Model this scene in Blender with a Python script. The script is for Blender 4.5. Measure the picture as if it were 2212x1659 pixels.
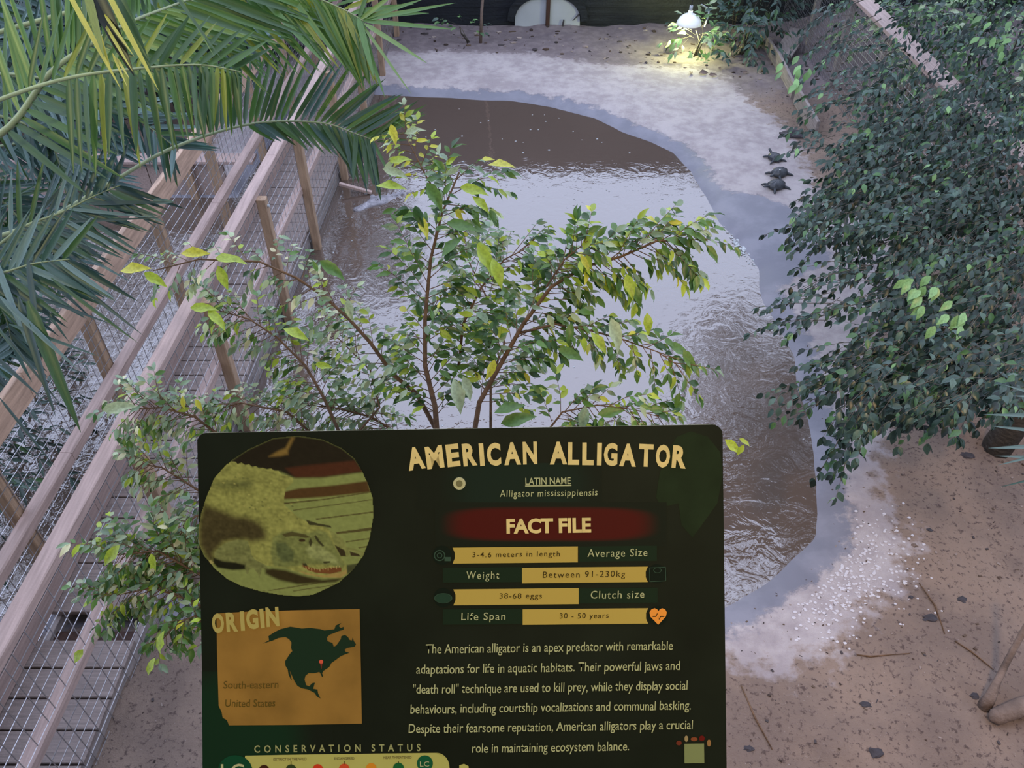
import bpy, bmesh, math, random
import numpy as np
from mathutils import Vector, Matrix, Euler
random.seed(7); RNG = np.random.default_rng(7)
for o in list(bpy.data.objects): bpy.data.objects.remove(o)
COL = bpy.context.scene.collection
SC = bpy.context.scene

# ------------------------------------------------------------------ camera
FPX, HC, TH = 1746.0, 5.0, math.radians(42.2)
CS, SN = math.cos(TH), math.sin(TH)
cam_d = bpy.data.cameras.new('camera'); cam = bpy.data.objects.new('camera', cam_d); COL.objects.link(cam)
cam_d.sensor_fit = 'HORIZONTAL'; cam_d.sensor_width = 36.0; cam_d.lens = FPX / 2212 * 36
cam.location = (0, 0, HC); cam.rotation_euler = (math.radians(90) - TH, 0, 0)
cam_d.clip_start = 0.05; SC.camera = cam
def ray(px, py):
    v = -(py - 829.5) / FPX
    return Vector(((px - 1106) / FPX, CS + v * SN, -SN + v * CS))
def at(px, py, z=0.0):
    d = ray(px, py); t = (z - HC) / d.z
    return Vector((d.x * t, d.y * t, z))
def dep(px, py, d): return Vector((0, 0, HC)) + ray(px, py) * d
RIGHT, UP, FWD = Vector((1, 0, 0)), Vector((0, SN, CS)), Vector((0, CS, -SN))

# ------------------------------------------------------------------ world and light
SC.view_settings.view_transform = 'Standard'; SC.view_settings.look = 'None'
SC.view_settings.gamma = 1.0; SC.view_settings.exposure = 0.0; SC.view_settings.use_curve_mapping = False
w = bpy.data.worlds.new('world'); SC.world = w; w.use_nodes = True
wn = w.node_tree.nodes; wl = w.node_tree.links
bg = wn['Background']; bg.inputs['Strength'].default_value = 2.95
tc = wn.new('ShaderNodeTexCoord'); sx = wn.new('ShaderNodeSeparateXYZ'); wr = wn.new('ShaderNodeValToRGB')
wl.new(tc.outputs['Generated'], sx.inputs[0]); wl.new(sx.outputs['Z'], wr.inputs[0]); wl.new(wr.outputs[0], bg.inputs['Color'])
wr.color_ramp.elements[0].position = 0.0; wr.color_ramp.elements[0].color = (0.54, 0.62, 0.86, 1)
wr.color_ramp.elements[1].position = 1.0; wr.color_ramp.elements[1].color = (0.71, 0.79, 1.06, 1)

def area(name, loc, target, size, power, col, sy=None):
    l = bpy.data.lights.new(name, 'AREA'); l.energy = power; l.color = col; l.size = size
    if sy: l.shape = 'RECTANGLE'; l.size_y = sy
    o = bpy.data.objects.new(name, l); COL.objects.link(o); o.location = loc
    o.rotation_euler = (Vector(target) - Vector(loc)).to_track_quat('-Z', 'Y').to_euler(); return o
area('gallery_lamp', (0.5, -1.6, 6.3), (0.3, 2.2, 2.6), 1.0, 58, (1.0, 0.80, 0.42))
def spot(name, loc, target, power, col, ang, blend=.6, rad=.1):
    l = bpy.data.lights.new(name, 'SPOT'); l.energy = power; l.color = col; l.spot_size = math.radians(ang)
    l.spot_blend = blend; l.shadow_soft_size = rad
    o = bpy.data.objects.new(name, l); COL.objects.link(o); o.location = loc
    o.rotation_euler = (Vector(target) - Vector(loc)).to_track_quat('-Z', 'Y').to_euler(); return o
spot('warm_flood', (1.6, -0.3, 6.9), (3.2, 2.6, 0), 900, (1.0, .66, .36), 80, 1.0, .25)
spot('palm_flood', (-2.9, 0.6, 6.7), dep(420, 90, 3.3), 260, (1.0, .92, .45), 55, 1.0, .1)

# ------------------------------------------------------------------ colour and material helpers
def lin(r, g, b, k=1.0):
    f = lambda c: ((c / 255) / 12.92 if c / 255 <= .04045 else ((c / 255 + .055) / 1.055) ** 2.4) * k
    return (f(r), f(g), f(b), 1)
def mat(name, col, rough=.6, spec=.5, noise=None, bump=None, metal=0.0, emit=None, attr=None, coords='Object'):
    """noise=(scale, contrast, (sx,sy,sz)), bump=(scale, strength)"""
    m = bpy.data.materials.new(name); m.use_nodes = True
    nt = m.node_tree; b = nt.nodes['Principled BSDF']
    b.inputs['Base Color'].default_value = col; b.inputs['Roughness'].default_value = rough
    b.inputs['Specular IOR Level'].default_value = spec; b.inputs['Metallic'].default_value = metal
    src = None
    if attr:
        a = nt.nodes.new('ShaderNodeAttribute'); a.attribute_name = attr; src = a.outputs['Color']
    tcn = nt.nodes.new('ShaderNodeTexCoord')
    if noise:
        sc, con, st = noise
        mp = nt.nodes.new('ShaderNodeMapping'); mp.inputs['Scale'].default_value = st
        nt.links.new(tcn.outputs[coords], mp.inputs[0])
        n = nt.nodes.new('ShaderNodeTexNoise'); n.inputs['Scale'].default_value = sc; n.inputs['Detail'].default_value = 6
        nt.links.new(mp.outputs[0], n.inputs['Vector'])
        mr = nt.nodes.new('ShaderNodeMapRange'); mr.inputs[1].default_value = .3; mr.inputs[2].default_value = .7
        mr.inputs[3].default_value = 1 - con; mr.inputs[4].default_value = 1 + con
        nt.links.new(n.outputs[0], mr.inputs[0])
        vm = nt.nodes.new('ShaderNodeVectorMath'); vm.operation = 'SCALE'
        if src: nt.links.new(src, vm.inputs[0])
        else: vm.inputs[0].default_value = col[:3]
        nt.links.new(mr.outputs[0], vm.inputs['Scale']); src = vm.outputs[0]
    if src: nt.links.new(src, b.inputs['Base Color'])
    if bump:
        n2 = nt.nodes.new('ShaderNodeTexNoise'); n2.inputs['Scale'].default_value = bump[0]; n2.inputs['Detail'].default_value = 5
        nt.links.new(tcn.outputs[coords], n2.inputs['Vector'])
        bp = nt.nodes.new('ShaderNodeBump'); bp.inputs['Strength'].default_value = bump[1]; bp.inputs['Distance'].default_value = .02
        nt.links.new(n2.outputs[0], bp.inputs['Height']); nt.links.new(bp.outputs[0], b.inputs['Normal'])
    if emit:
        b.inputs['Emission Color'].default_value = emit[0]; b.inputs['Emission Strength'].default_value = emit[1]
    return m
def leafmat(name, attr='leafcol', rough=.38, trans=.3, spec=.5):
    m = mat(name, (.1, .2, .05, 1), rough, spec, noise=(9, .25, (1, 1, 1)), attr=attr)
    nt = m.node_tree; b = nt.nodes['Principled BSDF']; out = nt.nodes['Material Output']
    tr = nt.nodes.new('ShaderNodeBsdfTranslucent'); mx = nt.nodes.new('ShaderNodeMixShader'); mx.inputs[0].default_value = trans
    nt.links.new(b.inputs['Base Color'].links[0].from_socket, tr.inputs['Color'])
    nt.links.new(b.outputs[0], mx.inputs[1]); nt.links.new(tr.outputs[0], mx.inputs[2]); nt.links.new(mx.outputs[0], out.inputs[0])
    return m

# ------------------------------------------------------------------ object helpers
def tag(o, label=None, cat=None, group=None, kind=None):
    if label: o['label'] = label
    if cat: o['category'] = cat
    if group: o['group'] = group
    if kind: o['kind'] = kind
    return o
def empty(name, loc=(0, 0, 0), rz=0.0):
    o = bpy.data.objects.new(name, None); COL.objects.link(o); o.location = loc; o.rotation_euler = (0, 0, rz); o.empty_display_size = .1
    return o
def link(name, me, parent=None, mtx=None):
    o = bpy.data.objects.new(name, me); COL.objects.link(o)
    if parent: o.parent = parent
    if mtx is not None: o.matrix_local = mtx
    return o
class MB:
    def __init__(s, origin=(0, 0, 0)): s.v = []; s.f = []; s.o = Vector(origin); s.mi = []; s.m = 0
    def add(s, vs, fs):
        n = len(s.v); s.v += [tuple(Vector(v) - s.o) for v in vs]; s.f += [tuple(n + i for i in f) for f in fs]; s.mi += [s.m] * len(fs)
    def box(s, c, d, rz=0.0):
        x, y, z = d[0] / 2, d[1] / 2, d[2] / 2; c = Vector(c); R = Matrix.Rotation(rz, 3, 'Z')
        vs = [c + R @ Vector((a * x, b * y, e * z)) for e in (-1, 1) for b in (-1, 1) for a in (-1, 1)]
        s.add(vs, [(0, 2, 3, 1), (4, 5, 7, 6), (0, 1, 5, 4), (2, 6, 7, 3), (0, 4, 6, 2), (1, 3, 7, 5)])
    def beam(s, a, b, w, h, up=(0, 0, 1), ch=0.0):
        """timber of width w (sideways) and height h (along up) from a to b, slightly chamfered"""
        a, b = Vector(a), Vector(b); t = (b - a).normalized(); sd = t.cross(Vector(up)).normalized(); u = sd.cross(t)
        if ch <= 0: ring = [(-w/2, -h/2), (w/2, -h/2), (w/2, h/2), (-w/2, h/2)]
        else: ring = [(-w/2+ch, -h/2), (w/2-ch, -h/2), (w/2, -h/2+ch), (w/2, h/2-ch), (w/2-ch, h/2), (-w/2+ch, h/2), (-w/2, h/2-ch), (-w/2, -h/2+ch)]
        n = len(ring); vs = [p + sd * x + u * y for p in (a, b) for x, y in ring]
        fs = [(i, (i+1) % n, n + (i+1) % n, n + i) for i in range(n)] + [tuple(range(n))[::-1], tuple(range(n, 2*n))]
        s.add(vs, fs)
    def tube(s, pts, rad, n=6, cap=True):
        pts = [Vector(p) for p in pts]; k = len(pts)
        if not hasattr(rad, '__len__'): rad = [rad] * k
        prev = None; vs = []
        for i, p in enumerate(pts):
            t = (pts[min(i+1, k-1)] - pts[max(i-1, 0)]).normalized()
            if prev is None: a = t.orthogonal().normalized()
            else: a = (prev - t * prev.dot(t)).normalized()
            prev = a; b = t.cross(a)
            for j in range(n):
                q = 2 * math.pi * j / n; vs.append(p + (a * math.cos(q) + b * math.sin(q)) * rad[i])
        fs = [(i*n+j, i*n+(j+1) % n, (i+1)*n+(j+1) % n, (i+1)*n+j) for i in range(k-1) for j in range(n)]
        if cap: fs += [tuple(range(n))[::-1], tuple(range((k-1)*n, k*n))]
        s.add(vs, fs)
    def ico(s, c, r, sub=1, jit=0.0):
        bm = bmesh.new(); bmesh.ops.create_icosphere(bm, subdivisions=sub, radius=1)
        vs = []
        for v in bm.verts:
            q = v.co * (1 + random.uniform(-jit, jit)); vs.append((c[0] + q.x * r[0], c[1] + q.y * r[1], c[2] + q.z * r[2]))
        s.add(vs, [tuple(v.index for v in f.verts) for f in bm.faces]); bm.free()
    def mesh(s, name, m=None, smooth=False, mats=None):
        me = bpy.data.meshes.new(name); me.from_pydata(s.v, [], s.f)
        for mm in (mats or ([m] if m else [])): me.materials.append(mm)
        if mats: me.polygons.foreach_set('material_index', s.mi)
        if smooth: me.polygons.foreach_set('use_smooth', [True] * len(me.polygons))
        me.update(); return me
    def build(s, name, m=None, parent=None, smooth=False, mats=None):
        o = link(name, s.mesh(name, m, smooth, mats), parent)
        if parent is None: o.location = s.o
        return o

def vnoise(x, y, s, seed=0):
    x = x / s; y = y / s; xi = np.floor(x).astype(int); yi = np.floor(y).astype(int); fx = x - xi; fy = y - yi
    fx = fx * fx * (3 - 2 * fx); fy = fy * fy * (3 - 2 * fy)
    def h(a, b):
        n = (a * 374761393 + b * 668265263 + seed * 974711) & 0x7fffffff
        n = ((n ^ (n >> 13)) * 1274126177) & 0x7fffffff
        return ((n ^ (n >> 16)) & 0xffff) / 65535.0
    return (h(xi, yi)*(1-fx) + h(xi+1, yi)*fx)*(1-fy) + (h(xi, yi+1)*(1-fx) + h(xi+1, yi+1)*fx)*fy

# ------------------------------------------------------------------ materials
M = {}
def wood(name, c, con=.22, rough=.65): 
    M[name] = mat(name, c, rough, .3, noise=(5, con, (1.2, 1.2, 14)), bump=(60, .25)); return M[name]
M['timber'] = mat('pale_timber', (.33, .25, .215, 1), .6, .35, noise=(6, .22, (9, .8, 9)), bump=(70, .2))
M['timber_rail'] = mat('rail_timber', (.37, .27, .235, 1), .55, .4, noise=(6, .2, (9, .6, 9)), bump=(70, .2))
M['timber_beam'] = mat('beam_timber', (.40, .27, .19, 1), .6, .35, noise=(4, .3, (9, .8, 9)), bump=(60, .2))
M['timber_post'] = mat('post_timber', (.33, .225, .145, 1), .6, .35, noise=(6, .25, (9, 9, .8)), bump=(60, .2))
M['deck'] = mat('deck_board_timber', (.23, .185, .165, 1), .6, .4, noise=(7, .25, (.7, 16, 1)), bump=(50, .3))
M['fascia'] = mat('fascia_timber', (.25, .215, .20, 1), .65, .35, noise=(5, .3, (8, .7, 8)), bump=(50, .3))
M['dark_wood'] = mat('dark_wall_boards', (.012, .015, .019, 1), .6, .3, noise=(4, .4, (.5, 8, 8)), bump=(30, .4))
M['mullion'] = mat('brown_post_wood', (.055, .028, .02, 1), .6, .3, noise=(6, .3, (8, 8, 1)))
M['white_panel'] = mat('white_panel', (.42, .45, .47, 1), .5, .4, noise=(1.5, .12, (1, 1, 1)))
M['wire'] = mat('galvanised_wire', (.42, .42, .44, 1), .35, .5, metal=.85)
M['bark'] = mat('brown_bark', (.13, .075, .04, 1), .7, .3, noise=(20, .35, (1, 1, 3)), bump=(60, .5))
M['bark_grey'] = mat('grey_bark', (.09, .08, .065, 1), .8, .25, noise=(12, .4, (1, 1, 3)), bump=(40, .6))
M['stick'] = mat('dry_stick', (.17, .125, .10, 1), .8, .25, noise=(9, .3, (1, 1, 1)), bump=(40, .5))
M['litter'] = mat('dead_leaves', (.14, .095, .07, 1), .8, .2, attr='leafcol')
M['stone'] = mat('dark_stone', (.05, .045, .05, 1), .8, .3, noise=(12, .3, (1, 1, 1)), bump=(25, .6))
M['leaf'] = leafmat('ficus_leaf', trans=.32)
M['leaf_dark'] = leafmat('dark_ficus_leaf', trans=.16, rough=.36, spec=.42)
M['palm'] = leafmat('palm_leaflet', trans=.30, rough=.4)
M['rachis'] = mat('palm_rachis', (.20, .24, .13, 1), .55, .4, noise=(8, .2, (1, 1, 1)))
M['ceiling'] = mat('gallery_boards', (.05, .045, .04, 1), .8, .2, noise=(4, .2, (1, 6, 1)))

# ------------------------------------------------------------------ ground and pond
shore_px = [(850,207),(900,210),(1000,213),(1100,218),(1200,232),(1280,255),(1340,285),(1400,305),(1450,330),(1490,370),(1520,420),(1555,480),(1610,545),(1635,580),(1640,640),(1680,700),(1715,780),(1735,880),(1755,980),(1762,1080),(1758,1160),(1700,1220),(1640,1270),(1570,1312),(1400,1370),(1150,1400),(800,1390),(600,1330),(440,1290)]
shore = [at(*p)[:2] for p in shore_px] + [(-2.3, 3.25), (-3.4, 3.1), (-6.5, 2.6), (-8.6, 2.6), (-8.6, 8.9), (-3.4, 8.95), (-3.2, 11.5), (-2.4, 12.1)]
sand_px = [(820,128),(870,130),(1000,128),(1150,135),(1300,155),(1500,165),(1560,185),(1620,240),(1700,300),(1725,345),(1750,420),(1900,520),(1930,640),(1880,760),(1860,850),(1900,950),(1880,1080),(1920,1150),(1965,1200),(1945,1260),(1900,1310),(1820,1360),(1790,1420),(1690,1450),(1560,1440)]
sand = [at(*p)[:2] for p in sand_px] + [(0, 2.55), (-1.5, 2.75), (-2.3, 3.2), (-4, 3.0), (-4, 13.4)]
def polysd(P, poly):
    poly = np.array(poly, float); d = np.full(len(P), 1e9); ins = np.zeros(len(P), bool); n = len(poly)
    for i in range(n):
        a, b = poly[i], poly[(i+1) % n]; ab = b - a; t = np.clip(((P - a) @ ab) / (ab @ ab), 0, 1)
        d = np.minimum(d, np.hypot(*(P - a - t[:, None] * ab).T))
        c = ((a[1] > P[:, 1]) != (b[1] > P[:, 1])); 
        with np.errstate(divide='ignore', invalid='ignore'):
            xx = (b[0]-a[0]) * (P[:, 1]-a[1]) / (b[1]-a[1]) + a[0]
        ins ^= c & (P[:, 0] < xx)
    return np.where(ins, -d, d)
X0, X1, Y0, Y1, ST = -9.0, 9.0, -1.0, 14.9, .05
xs = np.arange(X0, X1 + .01, ST); ys = np.arange(Y0, Y1 + .01, ST); NX, NY = len(xs), len(ys)
GX, GY = np.meshgrid(xs, ys); P = np.stack([GX.ravel(), GY.ravel()], 1)
wob = (vnoise(P[:, 0], P[:, 1], .5, 3) - .5) * .10 + (vnoise(P[:, 0], P[:, 1], .16, 5) - .5) * .03
sdw = polysd(P, shore) + wob * .6
sds = polysd(P, sand)
def hfun(x, y, sd):
    h = np.where(sd > 0, .10 * (1 - np.exp(-np.clip(sd, 0, 9) / .22)) + .012 * np.clip(sd, 0, 3), sd * .55)
    h = np.maximum(h, -.5)
    n = (vnoise(x, y, .8, 1) - .5) * .09 + (vnoise(x, y, .27, 2) - .5) * .035 + (vnoise(x, y, .11, 4) - .5) * .018
    return h + n * np.clip(sd / .5, 0, 1) * np.clip(.25 + sds * 1.5, .22, 1)
Z = hfun(P[:, 0], P[:, 1], sdw)
Z += .28 * np.clip((P[:, 0] - 4.2) / 2, 0, 1)
ZG = Z.reshape(NY, NX)
def gz(x, y):
    i = min(max((x - X0) / ST, 0), NX - 1.001); j = min(max((y - Y0) / ST, 0), NY - 1.001)
    a, b = int(i), int(j); fa, fb = i - a, j - b
    return float((ZG[b, a]*(1-fa) + ZG[b, a+1]*fa)*(1-fb) + (ZG[b+1, a]*(1-fa) + ZG[b+1, a+1]*fa)*fb)
def gat(px, py, dz=0.0):
    p = at(px, py, 0)
    for _ in range(4): p = at(px, py, gz(p.x, p.y))
    p.z += dz; return p
me = bpy.data.meshes.new('floor')
idx = np.arange(NX * NY).reshape(NY, NX)
q = np.stack([idx[:-1, :-1], idx[:-1, 1:], idx[1:, 1:], idx[1:, :-1]], -1).reshape(-1, 4)
me.vertices.add(NX * NY); me.vertices.foreach_set('co', np.stack([P[:, 0], P[:, 1], Z], 1).ravel())
me.loops.add(q.size); me.loops.foreach_set('vertex_index', q.ravel())
me.polygons.add(len(q)); me.polygons.foreach_set('loop_start', np.arange(0, q.size, 4)); me.polygons.foreach_set('loop_total', np.full(len(q), 4))
me.update(calc_edges=True); me.validate()
me.polygons.foreach_set('use_smooth', [True] * len(me.polygons))
for nm, arr in (('shore', sdw), ('sandd', sds)):
    a = me.attributes.new(nm, 'FLOAT', 'POINT'); a.data.foreach_set('value', arr.astype(np.float32))
def ground_material():
    m = bpy.data.materials.new('sandy_soil'); m.use_nodes = True; nt = m.node_tree; N = nt.nodes; L = nt.links; b = N['Principled BSDF']
    g = N.new('ShaderNodeNewGeometry')
    def nz(scale, det=6, rough=.6):
        n = N.new('ShaderNodeTexNoise'); n.inputs['Scale'].default_value = scale; n.inputs['Detail'].default_value = det; n.inputs['Roughness'].default_value = rough
        L.new(g.outputs['Position'], n.inputs['Vector']); return n.outputs[0]
    def attr(nm): a = N.new('ShaderNodeAttribute'); a.attribute_name = nm; return a.outputs['Fac']
    def ma(op, a, b_=None, c=None):
        n = N.new('ShaderNodeMath'); n.operation = op
        for i, v in enumerate((a, b_, c)):
            if v is None: continue
            if hasattr(v, 'links'): L.new(v, n.inputs[i])
            else: n.inputs[i].default_value = v
        return n.outputs[0]
    def mr(v, a, b_, c=0., d=1., smooth=True):
        n = N.new('ShaderNodeMapRange'); n.interpolation_type = 'SMOOTHSTEP' if smooth else 'LINEAR'
        L.new(v, n.inputs[0]); n.inputs[1].default_value = a; n.inputs[2].default_value = b_; n.inputs[3].default_value = c; n.inputs[4].default_value = d
        return n.outputs[0]
    def mix(f, a, b_):
        n = N.new('ShaderNodeMix'); n.data_type = 'RGBA'; L.new(f, n.inputs[0])
        for i, v in ((6, a), (7, b_)):
            if hasattr(v, 'links'): L.new(v, n.inputs[i])
            else: n.inputs[i].default_value = v
        return n.outputs[2]
    n1, n2, n3, n4 = nz(1.6), nz(7), nz(30, 8, .7), nz(90, 4)
    vo = N.new('ShaderNodeTexVoronoi'); vo.inputs['Scale'].default_value = 26; L.new(g.outputs['Position'], vo.inputs['Vector'])
    # soil: brown with darker crumbs
    soil = mix(mr(n1, .35, .65), (.17, .125, .100, 1), (.245, .178, .135, 1))
    soil = mix(mr(n3, .53, .64), soil, (.085, .058, .048, 1))
    soil = mix(mr(n4, .66, .74), soil, (.36, .31, .28, 1))
    sepx = N.new('ShaderNodeSeparateXYZ'); L.new(g.outputs['Position'], sepx.inputs[0])
    back = mr(ma('ADD', sepx.outputs['Y'], ma('MULTIPLY', n2, 1.0)), 11.8, 12.6)
    soilb = mix(mr(n2, .4, .65), (.15, .122, .125, 1), (.20, .165, .165, 1)); soilb = mix(mr(n3, .60, .70), soilb, (.06, .05, .05, 1))
    soil = mix(back, soil, soilb)
    # pale dry sand band
    sandc = mix(mr(ma('ADD', ma('MULTIPLY', n1, .5), ma('MULTIPLY', n2, .5)), .38, .62), (.31, .27, .27, 1), (.44, .395, .385, 1))
    sandc = mix(mr(n3, .66, .76), sandc, (.24, .20, .20, 1))
    sm = mr(ma('ADD', attr('sandd'), ma('MULTIPLY', ma('SUBTRACT', n2, .5), .9)), -.10, .12, 1, 0)
    col = mix(sm, soil, sandc)
    # wet margin
    wn_ = ma('ADD', attr('shore'), ma('MULTIPLY', ma('SUBTRACT', n2, .5), .42))
    wet_w = ma('MULTIPLY', ma('SUBTRACT', mr(n1, .42, .6), .0), .0)
    bay = ma('MULTIPLY', mr(sepx.outputs['X'], 2.4, 3.0), ma('MULTIPLY', mr(sepx.outputs['Y'], 6.9, 7.5), mr(sepx.outputs['Y'], 8.5, 9.2, 1, 0)))
    lim = ma('ADD', .20, ma('MULTIPLY', bay, .62))
    wm = ma('SUBTRACT', 1, mr(ma('SUBTRACT', wn_, lim), -.03, .06))
    col = mix(wm, col, mix(mr(n1, .4, .6), (.150, .150, .178, 1), (.20, .198, .228, 1)))
    L.new(col, b.inputs['Base Color'])
    L.new(mr(wm, 0, 1, .88, .42), b.inputs['Roughness'])
    b.inputs['Specular IOR Level'].default_value = .35
    bp = N.new('ShaderNodeBump'); bp.inputs['Distance'].default_value = .03; bp.inputs['Strength'].default_value = .6
    hgt = ma('ADD', ma('MULTIPLY', n3, .8), ma('MULTIPLY', n4, .35))
    L.new(ma('MULTIPLY', hgt, mr(wm, 0, 1, 1, .1)), bp.inputs['Height']); L.new(bp.outputs[0], b.inputs['Normal'])
    return m
me.materials.append(ground_material())
tag(link('floor', me), 'sandy bank and brown soil floor sloping to the pond', kind='structure')

def water_material():
    m = bpy.data.materials.new('murky_water'); m.use_nodes = True; nt = m.node_tree; N = nt.nodes; L = nt.links; b = N['Principled BSDF']
    b.inputs['Roughness'].default_value = .03; b.inputs['IOR'].default_value = 2.25; b.inputs['Specular IOR Level'].default_value = .5
    g = N.new('ShaderNodeNewGeometry')
    def nz(scale, det, st=(1, 1, 1), rz=0, dist=0):
        mp = N.new('ShaderNodeMapping'); mp.inputs['Scale'].default_value = st; mp.inputs['Rotation'].default_value = (0, 0, rz)
        L.new(g.outputs['Position'], mp.inputs[0])
        n = N.new('ShaderNodeTexNoise'); n.inputs['Scale'].default_value = scale; n.inputs['Detail'].default_value = det; n.inputs['Distortion'].default_value = dist
        L.new(mp.outputs[0], n.inputs['Vector']); return n.outputs[0]
    big = nz(.5, 3)
    r = N.new('ShaderNodeMix'); r.data_type = 'RGBA'; L.new(big, r.inputs[0])
    r.inputs[6].default_value = (.082, .058, .044, 1); r.inputs[7].default_value = (.115, .084, .066, 1); L.new(r.outputs[2], b.inputs['Base Color'])
    a = N.new('ShaderNodeMath'); a.operation = 'MULTIPLY_ADD'; L.new(nz(4.6, 3, (1, 1.05, 1), .3, 1.3), a.inputs[0]); a.inputs[1].default_value = 1.0
    c = N.new('ShaderNodeMath'); c.operation = 'MULTIPLY'; L.new(nz(14, 2, (1, 1.2, 1), -.2, .8), c.inputs[0]); c.inputs[1].default_value = .22
    L.new(c.outputs[0], a.inputs[2])
    # rougher in the middle of the pond, calmer at the far end
    sp = N.new('ShaderNodeSeparateXYZ'); L.new(g.outputs['Position'], sp.inputs[0])
    mrn = N.new('ShaderNodeMapRange'); L.new(sp.outputs['Y'], mrn.inputs[0]); mrn.inputs[1].default_value = 10.5; mrn.inputs[2].default_value = 6.0; mrn.inputs[3].default_value = .03; mrn.inputs[4].default_value = .17
    bp = N.new('ShaderNodeBump'); bp.inputs['Distance'].default_value = .05; L.new(mrn.outputs[0], bp.inputs['Strength'])
    L.new(a.outputs[0], bp.inputs['Height']); L.new(bp.outputs[0], b.inputs['Normal'])
    return m
wv = MB(); wv.add([(-8.8, 1.5, 0), (5.2, 1.5, 0), (5.2, 13.0, 0), (-8.8, 13.0, 0)], [(0, 1, 2, 3)])
tag(wv.build('pond_water', water_material()), 'murky brown pond reflecting the pale sky', kind='structure')

# ------------------------------------------------------------------ back wall of dark boards with the arched hatch
wall = MB((0, 14.83, 0)); wall.box((0, 14.90, 1.35), (18.4, .06, 2.7))
wall_o = tag(wall.build('wall_back', M['dark_wood']), 'dark board wall behind the sand bank', kind='structure')
zz = 0.0; k = 0
while zz < 2.65:
    off = (k * 1.7) % 3.1
    m_ = MB()
    m_.box((0, 0, 0), (18.2, .035, .130))
    me_ = m_.mesh('board', M['dark_wood']); ob = link('board', me_, wall_o); ob.location = (0, -.01 + random.uniform(-.006, .006), zz + .066); zz += .136; k += 1
for sx_, nm in ((-9.2, 'wall_left'), (9.2, 'wall_right')):
    s_ = MB((sx_, 6.5, 0)); s_.box((sx_, 6.5, 1.4), (.08, 17, 2.8)); s_.box((sx_ - .03 * (1 if sx_ > 0 else -1), 6.5, 2.8), (.14, 17, .08))
    tag(s_.build(nm, M['dark_wood']), 'dark side wall of the enclosure', kind='structure')
# hatch
cx_, zb, hw, hh = .62, .075, .57, .53
hatch = tag(empty('arched_hatch', (cx_, 14.76, zb)), 'white arched hatch split by a brown post in the dark wall', 'hatch')
def arch_pts(w_, h_, n=18): return [(w_ * math.cos(math.pi * i / n), h_ * (.22 + .78 * math.sin(math.pi * i / n) ** .85)) for i in range(n + 1)]
def slab(poly, y0, y1):
    n = len(poly); mb = MB()
    mb.add([(x, y0, z) for x, z in poly] + [(x, y1, z) for x, z in poly], [tuple(range(n)), tuple(range(n, 2*n))[::-1]] + [(i, (i+1) % n, n+(i+1) % n, n+i) for i in range(n)]); return mb
slab([(hw, 0)] + arch_pts(hw, hh) + [(-hw, 0)], .0, .03).build('panel', M['white_panel'], hatch)
ap = arch_pts(hw + .012, hh + .01); ao = arch_pts(hw + .13, hh + .13); fr = MB(); n = len(ap)
vs = [(x, y, z) for y in (-.05, .05) for ring in (ap, ao) for x, z in ring]
fr.add(vs, [(i, i+1, n+i+1, n+i) for i in range(n-1)] + [(2*n+i, 3*n+i, 3*n+i+1, 2*n+i+1) for i in range(n-1)] + [(i, 2*n+i, 2*n+i+1, i+1) for i in range(n-1)] + [(n+i, n+i+1, 3*n+i+1, 3*n+i) for i in range(n-1)])
fr.build('arch_frame', M['dark_wood'], hatch)
mu = MB(); mu.beam((0, -.04, -.02), (.01, -.04, .75), .07, .05, up=(0, 1, 0), ch=.008); mu.build('mullion', M['mullion'], hatch)
sl = MB(); sl.box((0, -.07, -.06), (1.35, .16, .07)); sl.build('sill', M['dark_wood'], hatch)
tw = MB(); tw.tube([(.30, -.03, .0), (.27, -.04, .07), (.285, -.03, .16)], [.02, .018, .012]); tw.build('hinge', M['stone'], hatch)
tw = MB(); tw.tube([(.44, -.03, .14), (.52, -.03, .22), (.57, -.04, .28)], [.006, .012, .01]); tw.build('latch', M['stone'], hatch)
# thin stick left of the hatch
p0 = gat(1038, 93); t_ = MB(p0); t_.tube([p0, p0 + Vector((.03, .1, .5)), p0 + Vector((.10, .2, 1.1)), p0 + Vector((.14, .25, 2.0))], [.028, .025, .022, .018]); tag(t_.build('leaning_stick', M['stick'], smooth=True), 'thin brown stick standing against the dark wall left of the arched hatch', 'stick')

# ------------------------------------------------------------------ caged walkway
def near(y): return -2.545 + .037 * y
def far(y): return -3.215 + .030 * y
NV = lambda y, z, dx=0.0: Vector((near(y) + dx, y, z)); FV = lambda y, z, dx=0.0: Vector((far(y) + dx, y, z))
WW = tag(empty('caged_walkway', (-2.8, 7, 0)), 'low timber walkway over the pond with wire mesh fences on both sides', 'walkway')
WO = Vector((-2.8, 7, 0))
YS, YE = .6, 14.7
def part(mb, name, m): 
    mb.v = [tuple(Vector(v) - WO) for v in mb.v]; return mb.build(name, m, WW)
y = YS; bi = 0
while y < YE:
    if not (2.73 < y < 2.93):
        a, b_ = far(y) + .02, near(y) - .045; dz = random.uniform(-.003, .003)
        mb = MB(); mb.beam((a, y + .09, .20 + dz), (b_ + .03, y + .09, .20 + dz), .188, .04, ch=.005); part(mb, 'deck_board', M['deck'])
    y += .2; bi += 1
mb = MB(); mb.beam((far(2.83) + .02, 2.83, .10), (near(2.83) - .02, 2.83, .10), .16, .04, ch=.004); part(mb, 'joist', M['mullion'])
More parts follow.
